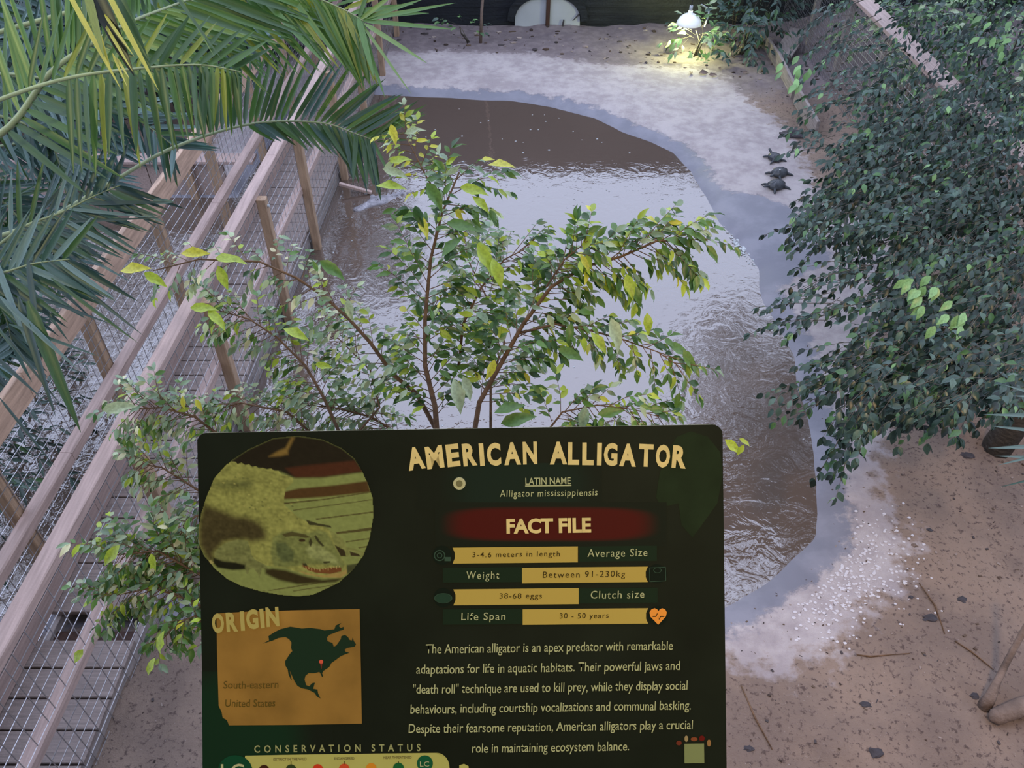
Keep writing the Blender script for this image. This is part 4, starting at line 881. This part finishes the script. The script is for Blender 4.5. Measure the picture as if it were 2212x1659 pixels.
DKc = [(.045, .032, .026), (.07, .045, .032), (.10, .07, .05), (.25, .20, .17), (.06, .05, .05)]
scatter(900, lambda a, b, x, y: b > -.05, .004, .013, DKc)
scatter(160, lambda a, b, x, y: b > .05 and y > 12, .01, .03, DKc + [(.3, .25, .22)])
scatter(150, lambda a, b, x, y: b < 0 and y < 6, .004, .008, DKc)
o = LI.build('leaf_litter', M['litter']); a = o.data.attributes.new('leafcol', 'FLOAT_COLOR', 'POINT'); a.data.foreach_set('color', np.array([(*c, 1) for c in cols], np.float32).ravel())
tag(o, 'crumbs, bark bits and leaf litter scattered over the brown soil', 'leaf litter', kind='stuff')
# white gravel
GV = MB(at(1850, 1240))
c = 0
while c < 420:
    x = random.gauss(1865, 70); y = random.gauss(1215, 60) 
    if c % 3 == 0: x, y = random.gauss(1790, 45), 1255 - (x - 1790) * .1 + random.gauss(0, 70)
    p = gat(x, y); 
    if polysd(np.array([[p.x, p.y]]), shore)[0] < .28 or p.x > 3.05: continue
    r = random.uniform(.004, .013); GV.ico((p.x, p.y, p.z + r * .2), (r * 1.2, r, r * .5), 1, .2); c += 1
tag(GV.build('gravel', mat('white_grit', (.52, .50, .52, 1), .7, .3)), 'fine white grit lying in a patch on the sand right of the pond', 'gravel', kind='stuff')

# ------------------------------------------------------------------ viewing gallery around the camera (out of frame)
cl = MB((0, -.9, 7.1)); cl.box((0, -.9, 7.1), (12, 4.6, .12)); tag(cl.build('ceiling', M['ceiling']), 'boarded ceiling over the viewing gallery', kind='structure')
cl = MB((0, -3.2, 3.5)); cl.box((0, -3.2, 3.5), (12, .12, 7.2)); tag(cl.build('wall_front', M['ceiling']), 'wall behind the viewing gallery', kind='structure')
rb = MB((0, 9.95, 7.0)); rb.box((0, 9.95, 7.0), (18.4, 1.9, .12)); tag(rb.build('trim_2', M['ceiling']), 'opaque roof band crossing high over the pond', kind='structure')
for sx_ in (-9.1, 9.1):
    rb = MB((sx_, 9.95, 0)); rb.beam((sx_, 9.95, gz(sx_, 9.95)), (sx_, 9.95, 6.95), .12, .12, up=(0, 1, 0)); tag(rb.build('trim_3', M['ceiling']), 'post carrying the roof band', kind='structure')
gf = MB((0, -1.4, 3.3)); gf.box((0, -1.35, 3.3), (12, 3.6, .12)); tag(gf.build('trim_1', M['ceiling']), 'deck of the viewing gallery', kind='structure')
# ------------------------------------------------------------------ information board
SD = .92; SROLL = math.radians(.8); SCN = (996, 1330)
SG = tag(empty('information_board', dep(SCN[0], SCN[1], SD)), 'dark green printed American alligator information board with rounded corners', 'sign')
SG.rotation_euler = cam.rotation_euler
KS = SD / FPX
def sp(px, py, e=0.0): return (((px - SCN[0]) * KS), -((py - SCN[1]) * KS), e)
def smat(name, c, k=1.0, noise=None, rough=.55): return mat('print_' + name, c, rough, .06, noise=noise, coords='Object')
TN = (1.28, 1.36, 1.9)   # measured board light is warm, so print colours are read back through it
def sc(r, g, b, k=1.0): c = lin(r, g, b); return tuple(min(.95, c[i] * TN[i] * k * 1.22) for i in range(3)) + (1,)
_n = [0]
def sheet(name, pts, m, e, parent=None, z2=None):
    mb = MB(); n = len(pts); mb.add([sp(x, y, e) for x, y in pts], [tuple(range(n))]); o = mb.build(name, m, parent or SG)
    bm = bmesh.new(); bm.from_mesh(o.data); bmesh.ops.triangulate(bm, faces=bm.faces[:]); bm.normal_update()
    for f in bm.faces:
        if f.normal.z < 0: f.normal_flip()
    bm.to_mesh(o.data); bm.free(); return o
def crop(ox, oy, s): return lambda L_: [(ox + x / s, oy + y / s) for x, y in L_]
c1 = crop(400, 900, 3.687); c2 = crop(400, 1280, 3.687); c3 = crop(860, 900, 2.989); c4 = crop(860, 1340, 2.989)
def circ(cx, cy, rx, ry=None, n=28, a0=0, a1=360):
    ry = ry or rx; return [(cx + rx * math.cos(math.radians(a0 + (a1-a0) * i / n)), cy + ry * math.sin(math.radians(a0 + (a1-a0) * i / n))) for i in range(n + (a1 - a0 < 360))]
# panel body with rounded corners
cor = [(426, 935, 20), (1561, 917, 22), (1574, 2040, 22), (448, 2040, 20)]
outl = []
for i, (x, y, r) in enumerate(cor):
    cx = x + (r if i in (0, 3) else -r); cy = y + (r if i in (0, 1) else -r); st = [180, 270, 0, 90][i]
    outl += [(cx + r * math.cos(math.radians(st + q)), cy + r * math.sin(math.radians(st + q))) for q in range(0, 91, 15)]
mb = MB(); n = len(outl); mb.add([sp(x, y, -.004) for x, y in outl] + [sp(x, y, 0) for x, y in outl], [tuple(range(n)), tuple(range(n, 2*n))[::-1]] + [(i, n+i, n+(i+1) % n, (i+1) % n) for i in range(n)])
S_bg = smat('dark_green', sc(17, 21, 12), noise=(9, .25, (1, 1, 1)), rough=.5); S_edge = smat('board_edge', sc(150, 140, 95))
pb = mb.build('panel', S_bg, SG); pb.data.materials.append(S_edge)
bm = bmesh.new(); bm.from_mesh(pb.data); bmesh.ops.recalc_face_normals(bm, faces=bm.faces[:])
for f in bm.faces:
    if abs(f.normal.z) < .5: f.material_index = 1
bm.to_mesh(pb.data); bm.free()
CRM = smat('cream', sc(176, 156, 92), noise=(60, .10, (1, 1, 1))); BAR = smat('mustard', sc(146, 124, 52)); GRN = smat('box_green', sc(17, 30, 16)); TXT = smat('pale_text', sc(140, 140, 92)); DKT = smat('dark_text', sc(46, 36, 12))
def radial(name, col, c_px, r_px, stretch=1.0, base=(17, 21, 12), boxy=False):
    """soft printed patch: flat print colour fading into the board colour"""
    m = smat(name, sc(*col)); nt = m.node_tree; b = nt.nodes['Principled BSDF']; tcn = nt.nodes.new('ShaderNodeTexCoord'); mp = nt.nodes.new('ShaderNodeMapping')
    cx, cy, _ = sp(*c_px); mp.vector_type = 'POINT'; s = 1 / (r_px * KS); mp.inputs['Scale'].default_value = (s * stretch, s, 1); mp.inputs['Location'].default_value = (-cx * s * stretch, -cy * s, 0)
    g = nt.nodes.new('ShaderNodeVectorMath'); g.operation = 'LENGTH'; nt.links.new(tcn.outputs['Object'], mp.inputs[0]); sq = nt.nodes.new('ShaderNodeVectorMath'); sq.operation = 'MULTIPLY'
    for k_ in (0, 1): nt.links.new(mp.outputs[0], sq.inputs[k_])
    nt.links.new((sq if boxy else mp).outputs[0], g.inputs[0])
    mr = nt.nodes.new('ShaderNodeMapRange'); mr.interpolation_type = 'SMOOTHSTEP'; nt.links.new(g.outputs['Value'], mr.inputs[0]); mr.inputs[1].default_value = .55; mr.inputs[2].default_value = 1
    mx = nt.nodes.new('ShaderNodeMix'); mx.data_type = 'RGBA'; nt.links.new(mr.outputs[0], mx.inputs[0]); mx.inputs[6].default_value = sc(*col); mx.inputs[7].default_value = sc(*base); nt.links.new(mx.outputs[2], b.inputs['Base Color']); return m
E1 = .0003
sheet('green_fade', [(436,1450),(720,1450),(720,1700),(438,1700)], radial('green_fade', (14, 34, 17), (500,1600), 190), E1)
sheet('green_fade', [(900,1000),(1300,1000),(1300,1100),(900,1100)], radial('green_fade_two', (17, 28, 18), (1120,1045), 110, .6), E1)
sheet('red_band', [(940,1085),(1440,1085),(1440,1180),(940,1180)], radial('red_band', (58, 13, 8), (1188,1132), 40, .165, boxy=True), E1 * 1.5)
sheet('printed_leaf', c3([(1890,95),(2000,130),(2080,230),(2095,380),(2060,560),(1960,700),(1900,780),(1830,700),(1810,560),(1700,585),(1665,520),(1690,360),(1740,220),(1800,130)]), smat('leaf_green', sc(22, 32, 15), noise=(30, .2, (1, 1, 1))), E1)
# boxes and bars
def bar(x0, y0, x1, y1, m, e, notch=None, name='bar'):
    sl_ = -.010 * (x1 - x0)
    if notch == 'L': p = [(x0, y0), (x1, y0 + sl_), (x1, y1 + sl_), (x0, y1), (x0 + 14, (y0+y1)/2 + 18), (x0 + 14, (y0+y1)/2 - 18)]
    elif notch == 'R': p = [(x0, y0), (x1, y0 + sl_), (x1 - 14, (y0+y1)/2 - 18 + sl_), (x1 - 14, (y0+y1)/2 + 18 + sl_), (x1, y1 + sl_), (x0, y1)]
    else: p = [(x0, y0), (x1, y0 + sl_), (x1, y1 + sl_), (x0, y1)]
    return sheet(name, c3(p), m, e)
for a_ in ((1165, 838, 1670, 936), (290, 975, 800, 1072), (1165, 1108, 1675, 1205), (290, 1243, 800, 1342)): bar(*a_, GRN, E1 * 2, name='label_box')
for a_ in ((352, 845, 1160, 948, 'L'), (800, 975, 1612, 1075, 'R'), (357, 1114, 1165, 1217, 'L'), (804, 1243, 1614, 1343, 'R')): bar(a_[0], a_[1], a_[2], a_[3], BAR, E1 * 3, a_[4])
# text
def mesh_text(s, bold=0.0, spacing=1.0):
    cu = bpy.data.curves.new('t', 'FONT'); cu.body = s; cu.offset = bold; cu.space_character = spacing; cu.resolution_u = 3; cu.fill_mode = 'FRONT'
    o = bpy.data.objects.new('t', cu); COL.objects.link(o); bpy.context.view_layer.update()
    me = bpy.data.meshes.new_from_object(o.evaluated_get(bpy.context.evaluated_depsgraph_get())); bpy.data.objects.remove(o); bpy.data.curves.remove(cu); return me
CAP = None
def text(s, x0, x1, yb, cap, m, e=.0012, bold=0.0, spacing=1.0, name='lettering', rot=.86, shear=0.0, wob=.0):
    """s set between x0 and x1 (photo pixels) on baseline yb at x0, capital height cap"""
    me = mesh_text(s, bold, spacing); co = np.array([v.co for v in me.vertices]); xa, xb = co[:, 0].min(), co[:, 0].max(); ch = .73
    fx = (x1 - x0) / (xb - xa); fy = cap / ch; r = math.radians(rot)
    X = (co[:, 0] - xa) * fx + shear * co[:, 1] * fy; Y = co[:, 1] * fy + wob * np.sin(X * .13) + wob * .6 * np.sin(X * .057 + 1)
    px = x0 + X * math.cos(r) - Y * math.sin(r); py = yb - (X * math.sin(r) + Y * math.cos(r))
    V = np.stack([(px - SCN[0]) * KS, -(py - SCN[1]) * KS, np.full(len(px), e)], 1)
    me.vertices.foreach_set('co', V.astype(np.float32).ravel()); me.update(); me.materials.clear(); me.materials.append(m); me.name = name
    return link(name, me, SG)
def T3(s, x0, x1, yb, cap, m, **k): x0, x1 = 860 + x0/2.989, 860 + x1/2.989; return text(s, x0, x1, 900 + yb/2.989, cap/2.989, m, **k)
def T4(s, x0, x1, yb, cap, m, **k): x0, x1 = 860 + x0/2.989, 860 + x1/2.989; return text(s, x0, x1, 1340 + yb/2.989, cap/2.989, m, **k)
for s, cx, cy, wd, r in (('A',125,272,112,9),('M',245,262,112,7),('E',362,248,84,6),('R',468,243,90,5),('I',545,240,30,4),('C',622,240,90,3),('A',740,235,108,2),('N',853,230,92,1),('A',1035,230,112,0),('L',1132,232,72,-1),('L',1225,234,74,-1),('I',1297,235,30,-2),('G',1370,237,88,-2),('A',1480,240,108,-3),('T',1597,242,92,-3),('O',1705,246,92,-4),('R',1810,250,92,-5)):
    yb = cy + 70; T3(s, cx - wd / 2, cx + wd / 2, yb, 138, CRM, bold=.045, rot=r + .5, name='title_letter')
T3('FACT FILE', 700, 1246, 750, 92, CRM, bold=.04, name='heading')
T3('LATIN NAME', 822, 1114, 438, 46, TXT, bold=.012, name='heading'); sheet('underline', c3([(820,443),(1118,440),(1118,447),(820,450)]), TXT, .0012)
H = dict(bold=.003, wob=.35, shear=.06)
T3('Alligator mississippiensis', 657, 1286, 518, 46, TXT, spacing=1.15, **H)
T3('3-4.6 meters in length', 480, 1043, 908, 36, DKT, spacing=1.2, **H); T3('Average Size', 1222, 1608, 905, 52, TXT, spacing=1.15, **H)
T3('Weight', 440, 652, 1048, 52, TXT, spacing=1.25, **H); T3('Between 91-230kg', 934, 1464, 1040, 42, DKT, spacing=1.2, **H)
T3('38-68 eggs', 654, 928, 1174, 36, DKT, spacing=1.15, **H); T3('Clutch size', 1242, 1588, 1174, 52, TXT, spacing=1.15, **H)
T3('Life Span', 408, 692, 1313, 50, TXT, spacing=1.15, **H); T3('30 - 50 years', 1042, 1358, 1303, 36, DKT, spacing=1.15, **H)
for s, x0, x1, yb in (('The American alligator is an apex predator with remarkable', 178, 1772, 212), ('adaptations for life in aquatic habitats. Their powerful jaws and', 117, 1818, 343), ('"death roll" technique are used to kill prey, while they display social', 95, 1866, 472),
                      ('behaviours, including courtship vocalizations and communal basking.', 80, 1888, 600), ('Despite their fearsome reputation, American alligators play a crucial', 68, 1900, 726), ('role in maintaining ecosystem balance.', 478, 1490, 852)):
    T4(s, x0, x1, yb, 62, TXT, **H)
# left column
for s, x0, x1, yb, r in (('O', 222, 318, 312, 4), ('R', 335, 425, 302, 4), ('I', 448, 480, 292, 4), ('G', 494, 590, 280, 4), ('I', 606, 638, 272, 5), ('N', 652, 755, 262, 4)):
    text(s, 400 + x0/3.687, 400 + x1/3.687, 1280 + yb/3.687, 145/3.687, smat('origin', sc(138, 125, 62)), bold=.05, rot=r, e=.0016, name='title_letter')
MAPM = smat('parchment', sc(116, 86, 34), noise=(12, .28, (1, 1, 1)))
sheet('map_panel', c2([(250,165),(520,150),(900,140),(1390,130),(1400,600),(1408,1042),(900,1052),(350,1056),(335,1015),(300,995),(292,950),(268,900),(262,700),(256,500)]), MAPM, E1 * 2)
NA = c2([(620,405),(670,378),(665,345),(710,315),(760,290),(840,270),(930,285),(1000,280),(1080,290),(1110,300),(1190,290),(1200,260),(1245,240),(1225,265),(1240,280),(1265,270),(1262,295),(1225,305),(1150,335),(1130,355),(1135,385),(1175,400),(1185,430),(1205,420),(1240,370),(1245,345),(1275,335),(1300,355),(1310,375),(1330,380),(1335,355),(1345,385),(1362,410),(1350,430),(1290,440),(1270,455),(1280,470),(1310,478),(1270,492),(1240,505),(1200,535),(1165,560),(1150,590),(1105,620),(1092,640),(1100,665),(1092,672),(1080,645),(1070,630),(1030,640),(985,640),(960,660),(952,690),(965,735),(990,745),(1010,720),(1035,715),(1025,750),(1020,765),(1055,770),(1060,800),(1080,842),(1050,825),(1030,795),(980,770),(930,760),(895,740),(870,700),(850,655),(835,620),(850,695),(845,695),(825,650),(818,610),(800,580),(797,545),(840,480),(855,465),(845,440),(848,395),(830,370),(800,352),(745,360),(700,380)])
sheet('continent', NA, smat('continent', sc(20, 36, 20)), E1 * 3)
PIN = smat('pin_red', sc(170, 70, 45)); sheet('map_pin', c2(circ(1085, 548, 16) ), PIN, E1 * 4); sheet('map_pin', c2([(1076,560),(1095,560),(1088,608)]), smat('pin_dark', sc(90, 35, 22)), E1 * 4)
BRT = smat('brown_text', sc(72, 58, 18))
text('South-eastern', 400 + 308/3.687, 400 + 745/3.687, 1280 + 762/3.687, 62/3.687, BRT, e=.0016, rot=.5, **H); text('United States', 400 + 322/3.687, 400 + 720/3.687, 1280 + 908/3.687, 62/3.687, BRT, e=.0016, rot=.5, **H)
text('CONSERVATION STATUS', 400 + 553/3.687, 400 + 1875/3.687, 1280 + 1270/3.687, 58/3.687, smat('status_text', sc(122, 122, 72)), bold=.02, spacing=1.9, rot=.55, name='heading')
PALE = smat('status_cream', sc(140, 136, 66))
bx = c2([(480,1297),(1000,1287),(2010,1274)] + circ(2000, 1390, 105, 116, 10, -90, 0) + [(2105,2200),(300,2200)]); sheet('status_bar', bx, PALE, E1 * 2)
sheet('status_badge', c2(circ(400, 1420, 138, 128)), smat('badge_green', sc(12, 52, 28)), E1 * 3)
text('LC', 400 + 290/3.687, 400 + 475/3.687, 1280 + 1480/3.687, 125/3.687, TXT, bold=.01, e=.0018)
for x, y, r, col in ((630,1412,42,(48,26,12)),(845,1408,42,(38,48,20)),(1058,1406,42,(160,45,20)),(1268,1402,42,(160,60,28)),(1483,1398,42,(165,105,25)),(1700,1396,44,(20,72,32)),(1910,1358,64,(16,66,36))):
    sheet('status_dot', c2(circ(x, y, r)), smat('dot_%d' % x, sc(*col)), E1 * 3)
text('LC', 400 + 1872/3.687, 400 + 1945/3.687, 1280 + 1380/3.687, 42/3.687, TXT, e=.0018)
for s, x0, x1, y in (('EXTINCT IN THE WILD', 706, 970, 1334), ('ENDANGERED', 1188, 1350, 1328), ('NEAR THREATENED', 1582, 1805, 1320)):
    text(s, 400 + x0/3.687, 400 + x1/3.687, 1280 + y/3.687, 20/3.687, smat('small_text', sc(95, 85, 40)), bold=.02, e=.0018)
for x in (845, 1268, 1700): sheet('tick', c2([(x - 3, 1340), (x + 3, 1340), (x + 3, 1366), (x - 3, 1366)]), DKT, E1 * 3)
sheet('status_dot', c4([(395,935),(425,925),(455,940),(455,975),(395,975)]), PALE, E1 * 2)
# row icons
IC = smat('icon_line', sc(42, 60, 42)); OR = smat('icon_orange', sc(190, 118, 40)); BK = smat('icon_back', sc(9, 18, 10))
def ring_(cx, cy, r0, r1, m, e, ry=1.0, n=24):
    mb = MB(); L_ = c3(circ(cx, cy, r0, r0 * ry, n)) + c3(circ(cx, cy, r1, r1 * ry, n)); mb.add([sp(x, y, e) for x, y in L_], [(i, (i+1) % n, n+(i+1) % n, n+i) for i in range(n)]); return mb.build('icon', m, SG)
for x, y in ((285, 895), (292, 1168), (1672, 1015), (1678, 1285)): sheet('icon_disc', c3(circ(x, y, 62)), BK, E1 * 2.5)
ring_(268, 895, 30, 36, IC, E1 * 4); ring_(268, 895, 13, 18, IC, E1 * 4); sheet('icon', c3([(300,905),(340,905),(340,932),(300,932)]), IC, E1 * 4)
sheet('icon', c3(circ(292, 1170, 56, 30)), smat('icon_egg', sc(26, 46, 30)), E1 * 4); ring_(292, 1170, 54, 58, IC, E1 * 5, .56)
rs = [(1622,975),(1725,970),(1727,1058),(1624,1064)]
for i in range(4):
    (xa, ya), (xb, yb_) = rs[i], rs[(i+1) % 4]; dx, dy = xb - xa, yb_ - ya; l_ = math.hypot(dx, dy); nx_, ny_ = -dy / l_ * 2, dx / l_ * 2; sheet('icon', c3([(xa-nx_, ya-ny_), (xb-nx_, yb_-ny_), (xb+nx_, yb_+ny_), (xa+nx_, ya+ny_)]), IC, E1 * 4)
ring_(1673, 990, 22, 26, IC, E1 * 4, .7)
hp = [(1678,1342),(1628,1290),(1622,1262),(1634,1242),(1655,1235),(1672,1242),(1679,1255),(1688,1242),(1704,1235),(1723,1243),(1734,1262),(1728,1288)]
sheet('heart', c3(hp), OR, E1 * 4)
zz_ = [(1640,1288),(1662,1288),(1672,1268),(1682,1308),(1692,1288),(1716,1288)]
for i in range(5):
    (xa, ya), (xb, yb_) = zz_[i], zz_[i+1]; sheet('heart_line', c3([(xa, ya-3), (xb, yb_-3), (xb+2, yb_+3), (xa+2, ya+3)]), BK, E1 * 5)
# small plain card and dots at the lower right corner (no code on it)
sheet('plain_card', c4([(1847,795),(1974,793),(1976,920),(1848,921)]), smat('card', sc(98, 104, 60)), E1 * 3)
for x, y, rx, ry, col in ((1812,790,18,15,(84,36,20)),(1860,762,12,20,(120,104,64)),(1910,765,22,13,(100,52,26)),(1960,760,18,18,(78,16,10)),(2006,790,13,22,(116,84,44))): sheet('dot', c4(circ(x, y, rx, ry)), smat('d_%d' % x, sc(*col)), E1 * 3)
# fixing screw
mb = MB(); o_ = sp(992.5, 1044); mb.tube([(o_[0], o_[1], 0), (o_[0], o_[1], .0025)], .0070, 20); mb.build('screw_cap', smat('cap_cream', sc(150, 146, 100)), SG); mb = MB(); mb.tube([(o_[0], o_[1], .0025), (o_[0], o_[1], .0030)], .0038, 16); mb.build('screw', smat('screw_dark', sc(92, 88, 52)), SG)
# printed alligator picture
PL = []
def PS(name, pts, col, e, nz=None):
    soft = {'picture': 7, 'plank_line': 5, 'plank_shadow': 20, 'backdrop': 34, 'body': 5, 'body_shade': 80, 'leg': 6, 'leg_shade': 22, 'jaw_shade': 32, 'water_shade': 16, 'head': 26, 'head_shade': 30, 'head_light': 34, 'mouth': 7, 'tooth': 3, 'jaw': 10, 'eye': 5, 'eye_ridge': 8, 'scale_mark': 6, 'foot': 6, 'foot_shade': 8, 'scute': 4, 'toe': 6}[name]
    amp = .34 if name in ('body', 'body_shade', 'leg', 'head', 'head_shade', 'head_light', 'foot') else .12
    PL.append((pts, col, soft, amp))
disc = [(370,345),(300,410),(230,490),(165,650),(125,780),(104,900),(112,1020),(150,1110),(190,1155),(240,1215),(330,1290),(450,1350),(600,1392),(750,1420),(900,1432),(1020,1420),(1130,1370),(1230,1320),(1340,1220),(1420,1110),(1470,980),(1500,800),(1497,650),(1460,540),(1410,430),(1350,330),(1250,250),(1100,180),(900,150),(700,170),(500,260)]
PS('picture', disc, (100, 106, 52), E1 * 2, (14, .18, (1, 6, 1)))
PS('backdrop', [(370,345),(300,410),(500,400),(760,440),(860,485),(1100,482),(1420,440),(1350,330),(1250,250),(1100,180),(900,150),(700,170),(500,260)], (26, 22, 12), E1 * 3, (20, .4, (1, 1, 1)))
PS('backdrop', [(800,410),(1000,385),(1350,350),(1412,436),(1100,482),(880,486)], (56, 30, 15), E1 * 4, (12, .3, (1, 5, 1)))
PS('backdrop', [(670,318),(740,275),(800,250),(850,160),(870,170),(850,210),(820,270),(820,300),(760,312)], (96, 76, 32), E1 * 4)
PS('plank_shadow', [(760,640),(800,595),(900,572),(1200,545),(1452,512),(1476,600),(1100,640),(770,658)], (60, 42, 18), E1 * 4, (12, .3, (1, 5, 1)))
for L_ in ([(785,685),(1100,655),(1485,596),(1485,604),(1100,664),(790,697)], [(860,742),(1490,658),(1490,664),(862,749)], [(1040,812),(1500,754),(1500,764),(1045,821)], [(1200,920),(1495,880),(1490,905),(1210,935)], [(1280,992),(1472,966),(1472,974),(1282,1000)], [(1380,1040),(1450,1030),(1450,1038),(1385,1048)], [(860,1385),(1200,1335),(1200,1340),(860,1392)], [(600,1392),(900,1345),(1130,1310),(1130,1316),(760,1375)]): PS('plank_line', L_, (62, 56, 26), E1 * 4)
hide = (16, .30, (1, 1, 1))
PS('body', [(300,410),(345,355),(400,358),(420,378),(450,366),(480,385),(510,378),(535,400),(565,394),(590,412),(620,405),(650,420),(685,412),(715,432),(745,432),(770,460),(820,470),(860,490),(860,520),(800,580),(790,640),(790,700),(840,745),(900,800),(960,830),(1060,850),(1150,900),(1190,1010),(1240,1110),(1285,1180),(1290,1240),(1240,1282),(1090,1282),(950,1255),(800,1205),(700,1195),(500,1150),(240,1190),(190,1155),(112,1020),(104,900),(125,780),(165,650),(230,490)], (108, 108, 50), E1 * 5, hide)
PS('body_shade', [(215,540),(300,520),(400,515),(500,505),(540,530),(520,560),(420,570),(300,560)], (74, 76, 36), E1 * 6, hide)
PS('body_shade', [(104,900),(125,780),(150,700),(250,730),(400,790),(500,800),(600,850),(650,930),(640,980),(520,1000),(500,985),(400,985),(310,1005),(230,1085),(240,1150),(190,1155),(112,1020)], (52, 46, 22), E1 * 6, hide)
PS('leg', [(232,1085),(270,1040),(330,1000),(420,978),(500,988),(520,1050),(530,1100),(560,1140),(640,1180),(680,1230),(672,1252),(645,1215),(612,1205),(603,1250),(590,1292),(580,1250),(545,1205),(515,1215),(500,1255),(488,1252),(480,1190),(380,1170),(250,1160)], (88, 90, 46), E1 * 7, hide)
PS('leg_shade', [(225,1120),(300,1150),(400,1160),(480,1180),(482,1216),(380,1222),(260,1202),(225,1165)], (22, 22, 10), E1 * 8)
PS('toe', [(188,1150),(205,1142),(228,1160),(215,1175),(190,1165)], (120, 112, 60), E1 * 8)
PS('jaw_shade', [(640,1215),(700,1208),(800,1222),(950,1268),(1090,1298),(1270,1282),(1200,1318),(900,1335),(740,1300),(640,1250)], (40, 34, 14), E1 * 6)
PS('water_shade', [(1288,1180),(1400,1165),(1340,1225),(1290,1255)], (52, 54, 28), E1 * 6)
PS('head', [(700,960),(770,920),(860,905),(960,930),(1060,900),(1130,920),(1180,1010),(1240,1110),(1280,1180),(1230,1200),(1100,1175),(940,1180),(800,1200),(705,1190),(680,1080)], (90, 94, 46), E1 * 8, hide)
PS('head_shade', [(720,1000),(800,1000),(870,1080),(860,1150),(780,1160),(730,1100)], (64, 70, 36), E1 * 9, hide)
PS('head_light', [(1000,1010),(1080,1030),(1190,1110),(1230,1170),(1100,1160),(1000,1120),(960,1060)], (106, 110, 60), E1 * 9, hide)
PS('mouth', [(940,1165),(985,1195),(1060,1215),(1160,1200),(1245,1200),(1245,1232),(1160,1252),(1050,1245),(980,1222),(935,1190)], (86, 52, 24), E1 * 10)
for i in range(13): x = 960 + i * 22; y = 1196 + 12 * math.sin(i * .35); PS('tooth', [(x, y), (x + 9, y + 2), (x + 5, y + 18 + (i % 3) * 5)], (140, 122, 66), E1 * 11)
PS('jaw', [(905,1225),(1000,1252),(1100,1262),(1240,1240),(1285,1215),(1288,1250),(1240,1282),(1100,1280),(960,1255)], (122, 104, 52), E1 * 10, (30, .2, (1, 1, 1)))
PS('eye', circ(932, 985, 26, 13), (44, 34, 16), E1 * 10); PS('eye_ridge', [(770,935),(850,915),(960,938),(1000,960),(960,966),(880,950),(800,958)], (60, 56, 26), E1 * 9)
for L_ in ([(1040,940),(1070,985),(1110,1030),(1095,1035),(1050,990),(1028,950)], [(1000,960),(1015,1000),(1000,1040),(985,1000)], [(960,820),(1060,850),(1160,868),(1165,885),(1060,868),(990,862)], [(930,1170),(960,1165),(975,1185),(950,1190)], [(1100,1155),(1160,1150),(1150,1165),(1105,1170)]): PS('scale_mark', L_, (46, 44, 22), E1 * 10)
PS('foot', [(1150,900),(1250,965),(1290,1040),(1350,1050),(1430,1085),(1415,1115),(1380,1090),(1320,1070),(1300,1115),(1280,1112),(1270,1060),(1200,1040)], (96, 98, 48), E1 * 7, hide); PS('foot_shade', [(1190,1020),(1270,1062),(1282,1112),(1240,1110)], (40, 34, 16), E1 * 8)
PS('foot_shade', [(1310,1072),(1380,1092),(1400,1112),(1320,1108)], (44, 36, 18), E1 * 8)
random.seed(3)
for i in range(70):
    x, y = random.uniform(200, 900), random.uniform(420, 900)
    if y < 360 + (x - 200) * .35 or y > 520 + x * .42: continue
    PS('scute', [(x, y), (x + 14, y - 5), (x + 24, y + 3), (x + 12, y + 9)], random.choice([(128, 126, 62), (78, 80, 38), (120, 116, 56)]), E1 * 7.5)

gx_, gy_ = np.meshgrid(np.arange(96, 1506, 6.0), np.arange(146, 1438, 6.0)); GP_ = np.stack([gx_.ravel(), gy_.ravel()], 1)
base_ = np.tile(np.array(sc(17, 21, 12)[:3]), (len(GP_), 1)); disc_sd = polysd(GP_, disc)
hn = vnoise(GP_[:, 0], GP_[:, 1], 34, 11) * .5 + vnoise(GP_[:, 0], GP_[:, 1], 15, 12) * .5 + (vnoise(GP_[:, 0] * .6 + GP_[:, 1] * .3, GP_[:, 1] * 1.3 - GP_[:, 0] * .4, 22, 13) - .5) * .5
for pts, col, soft, amp in PL:
    al = np.clip(.5 - polysd(GP_, pts) / soft, 0, 1) * (disc_sd < 4); al = (al * al * (3 - 2 * al))[:, None]
    c_ = np.array(sc(*col)[:3])[None, :] * (1 + (hn[:, None] - .5) * 2 * amp); base_ = base_ * (1 - al) + c_ * al
H_, W_ = gx_.shape; ii = np.arange(H_ * W_).reshape(H_, W_); qd = np.stack([ii[:-1, :-1], ii[1:, :-1], ii[1:, 1:], ii[:-1, 1:]], -1).reshape(-1, 4)
qd = qd[(disc_sd[qd] < 2).all(1)]
pp = np.array(c1(GP_.tolist())); me = bpy.data.meshes.new('picture'); me.from_pydata(np.stack([(pp[:, 0] - SCN[0]) * KS, -(pp[:, 1] - SCN[1]) * KS, np.full(len(pp), E1 * 2)], 1).tolist(), [], qd.tolist())
a = me.attributes.new('leafcol', 'FLOAT_COLOR', 'POINT'); a.data.foreach_set('color', np.concatenate([base_, np.ones((len(base_), 1))], 1).astype(np.float32).ravel())
me.materials.append(mat('printed_picture', (1, 1, 1, 1), .5, .06, attr='leafcol')); me.update()
po = link('alligator_picture', me, SG); po['label'] = 'round colour print of an alligator resting on planks'
# post holding the board, out of frame below
rl = MB(SG.location); 
for px in (560, 1430):
    A = dep(px, 2000, SD + .02); rl.beam((A.x, A.y, 3.36), (A.x, A.y, A.z), .06, .06, up=(0, 1, 0), ch=.004)
A, B = dep(380, 2000, SD + .03), dep(1630, 2000, SD + .03); rl.beam(A, B, .07, .05, ch=.004)
gl = MB(SG.location)
tag(rl.build('gallery_rail', M['timber_post']), 'timber rail that carries the information board', kind='structure')
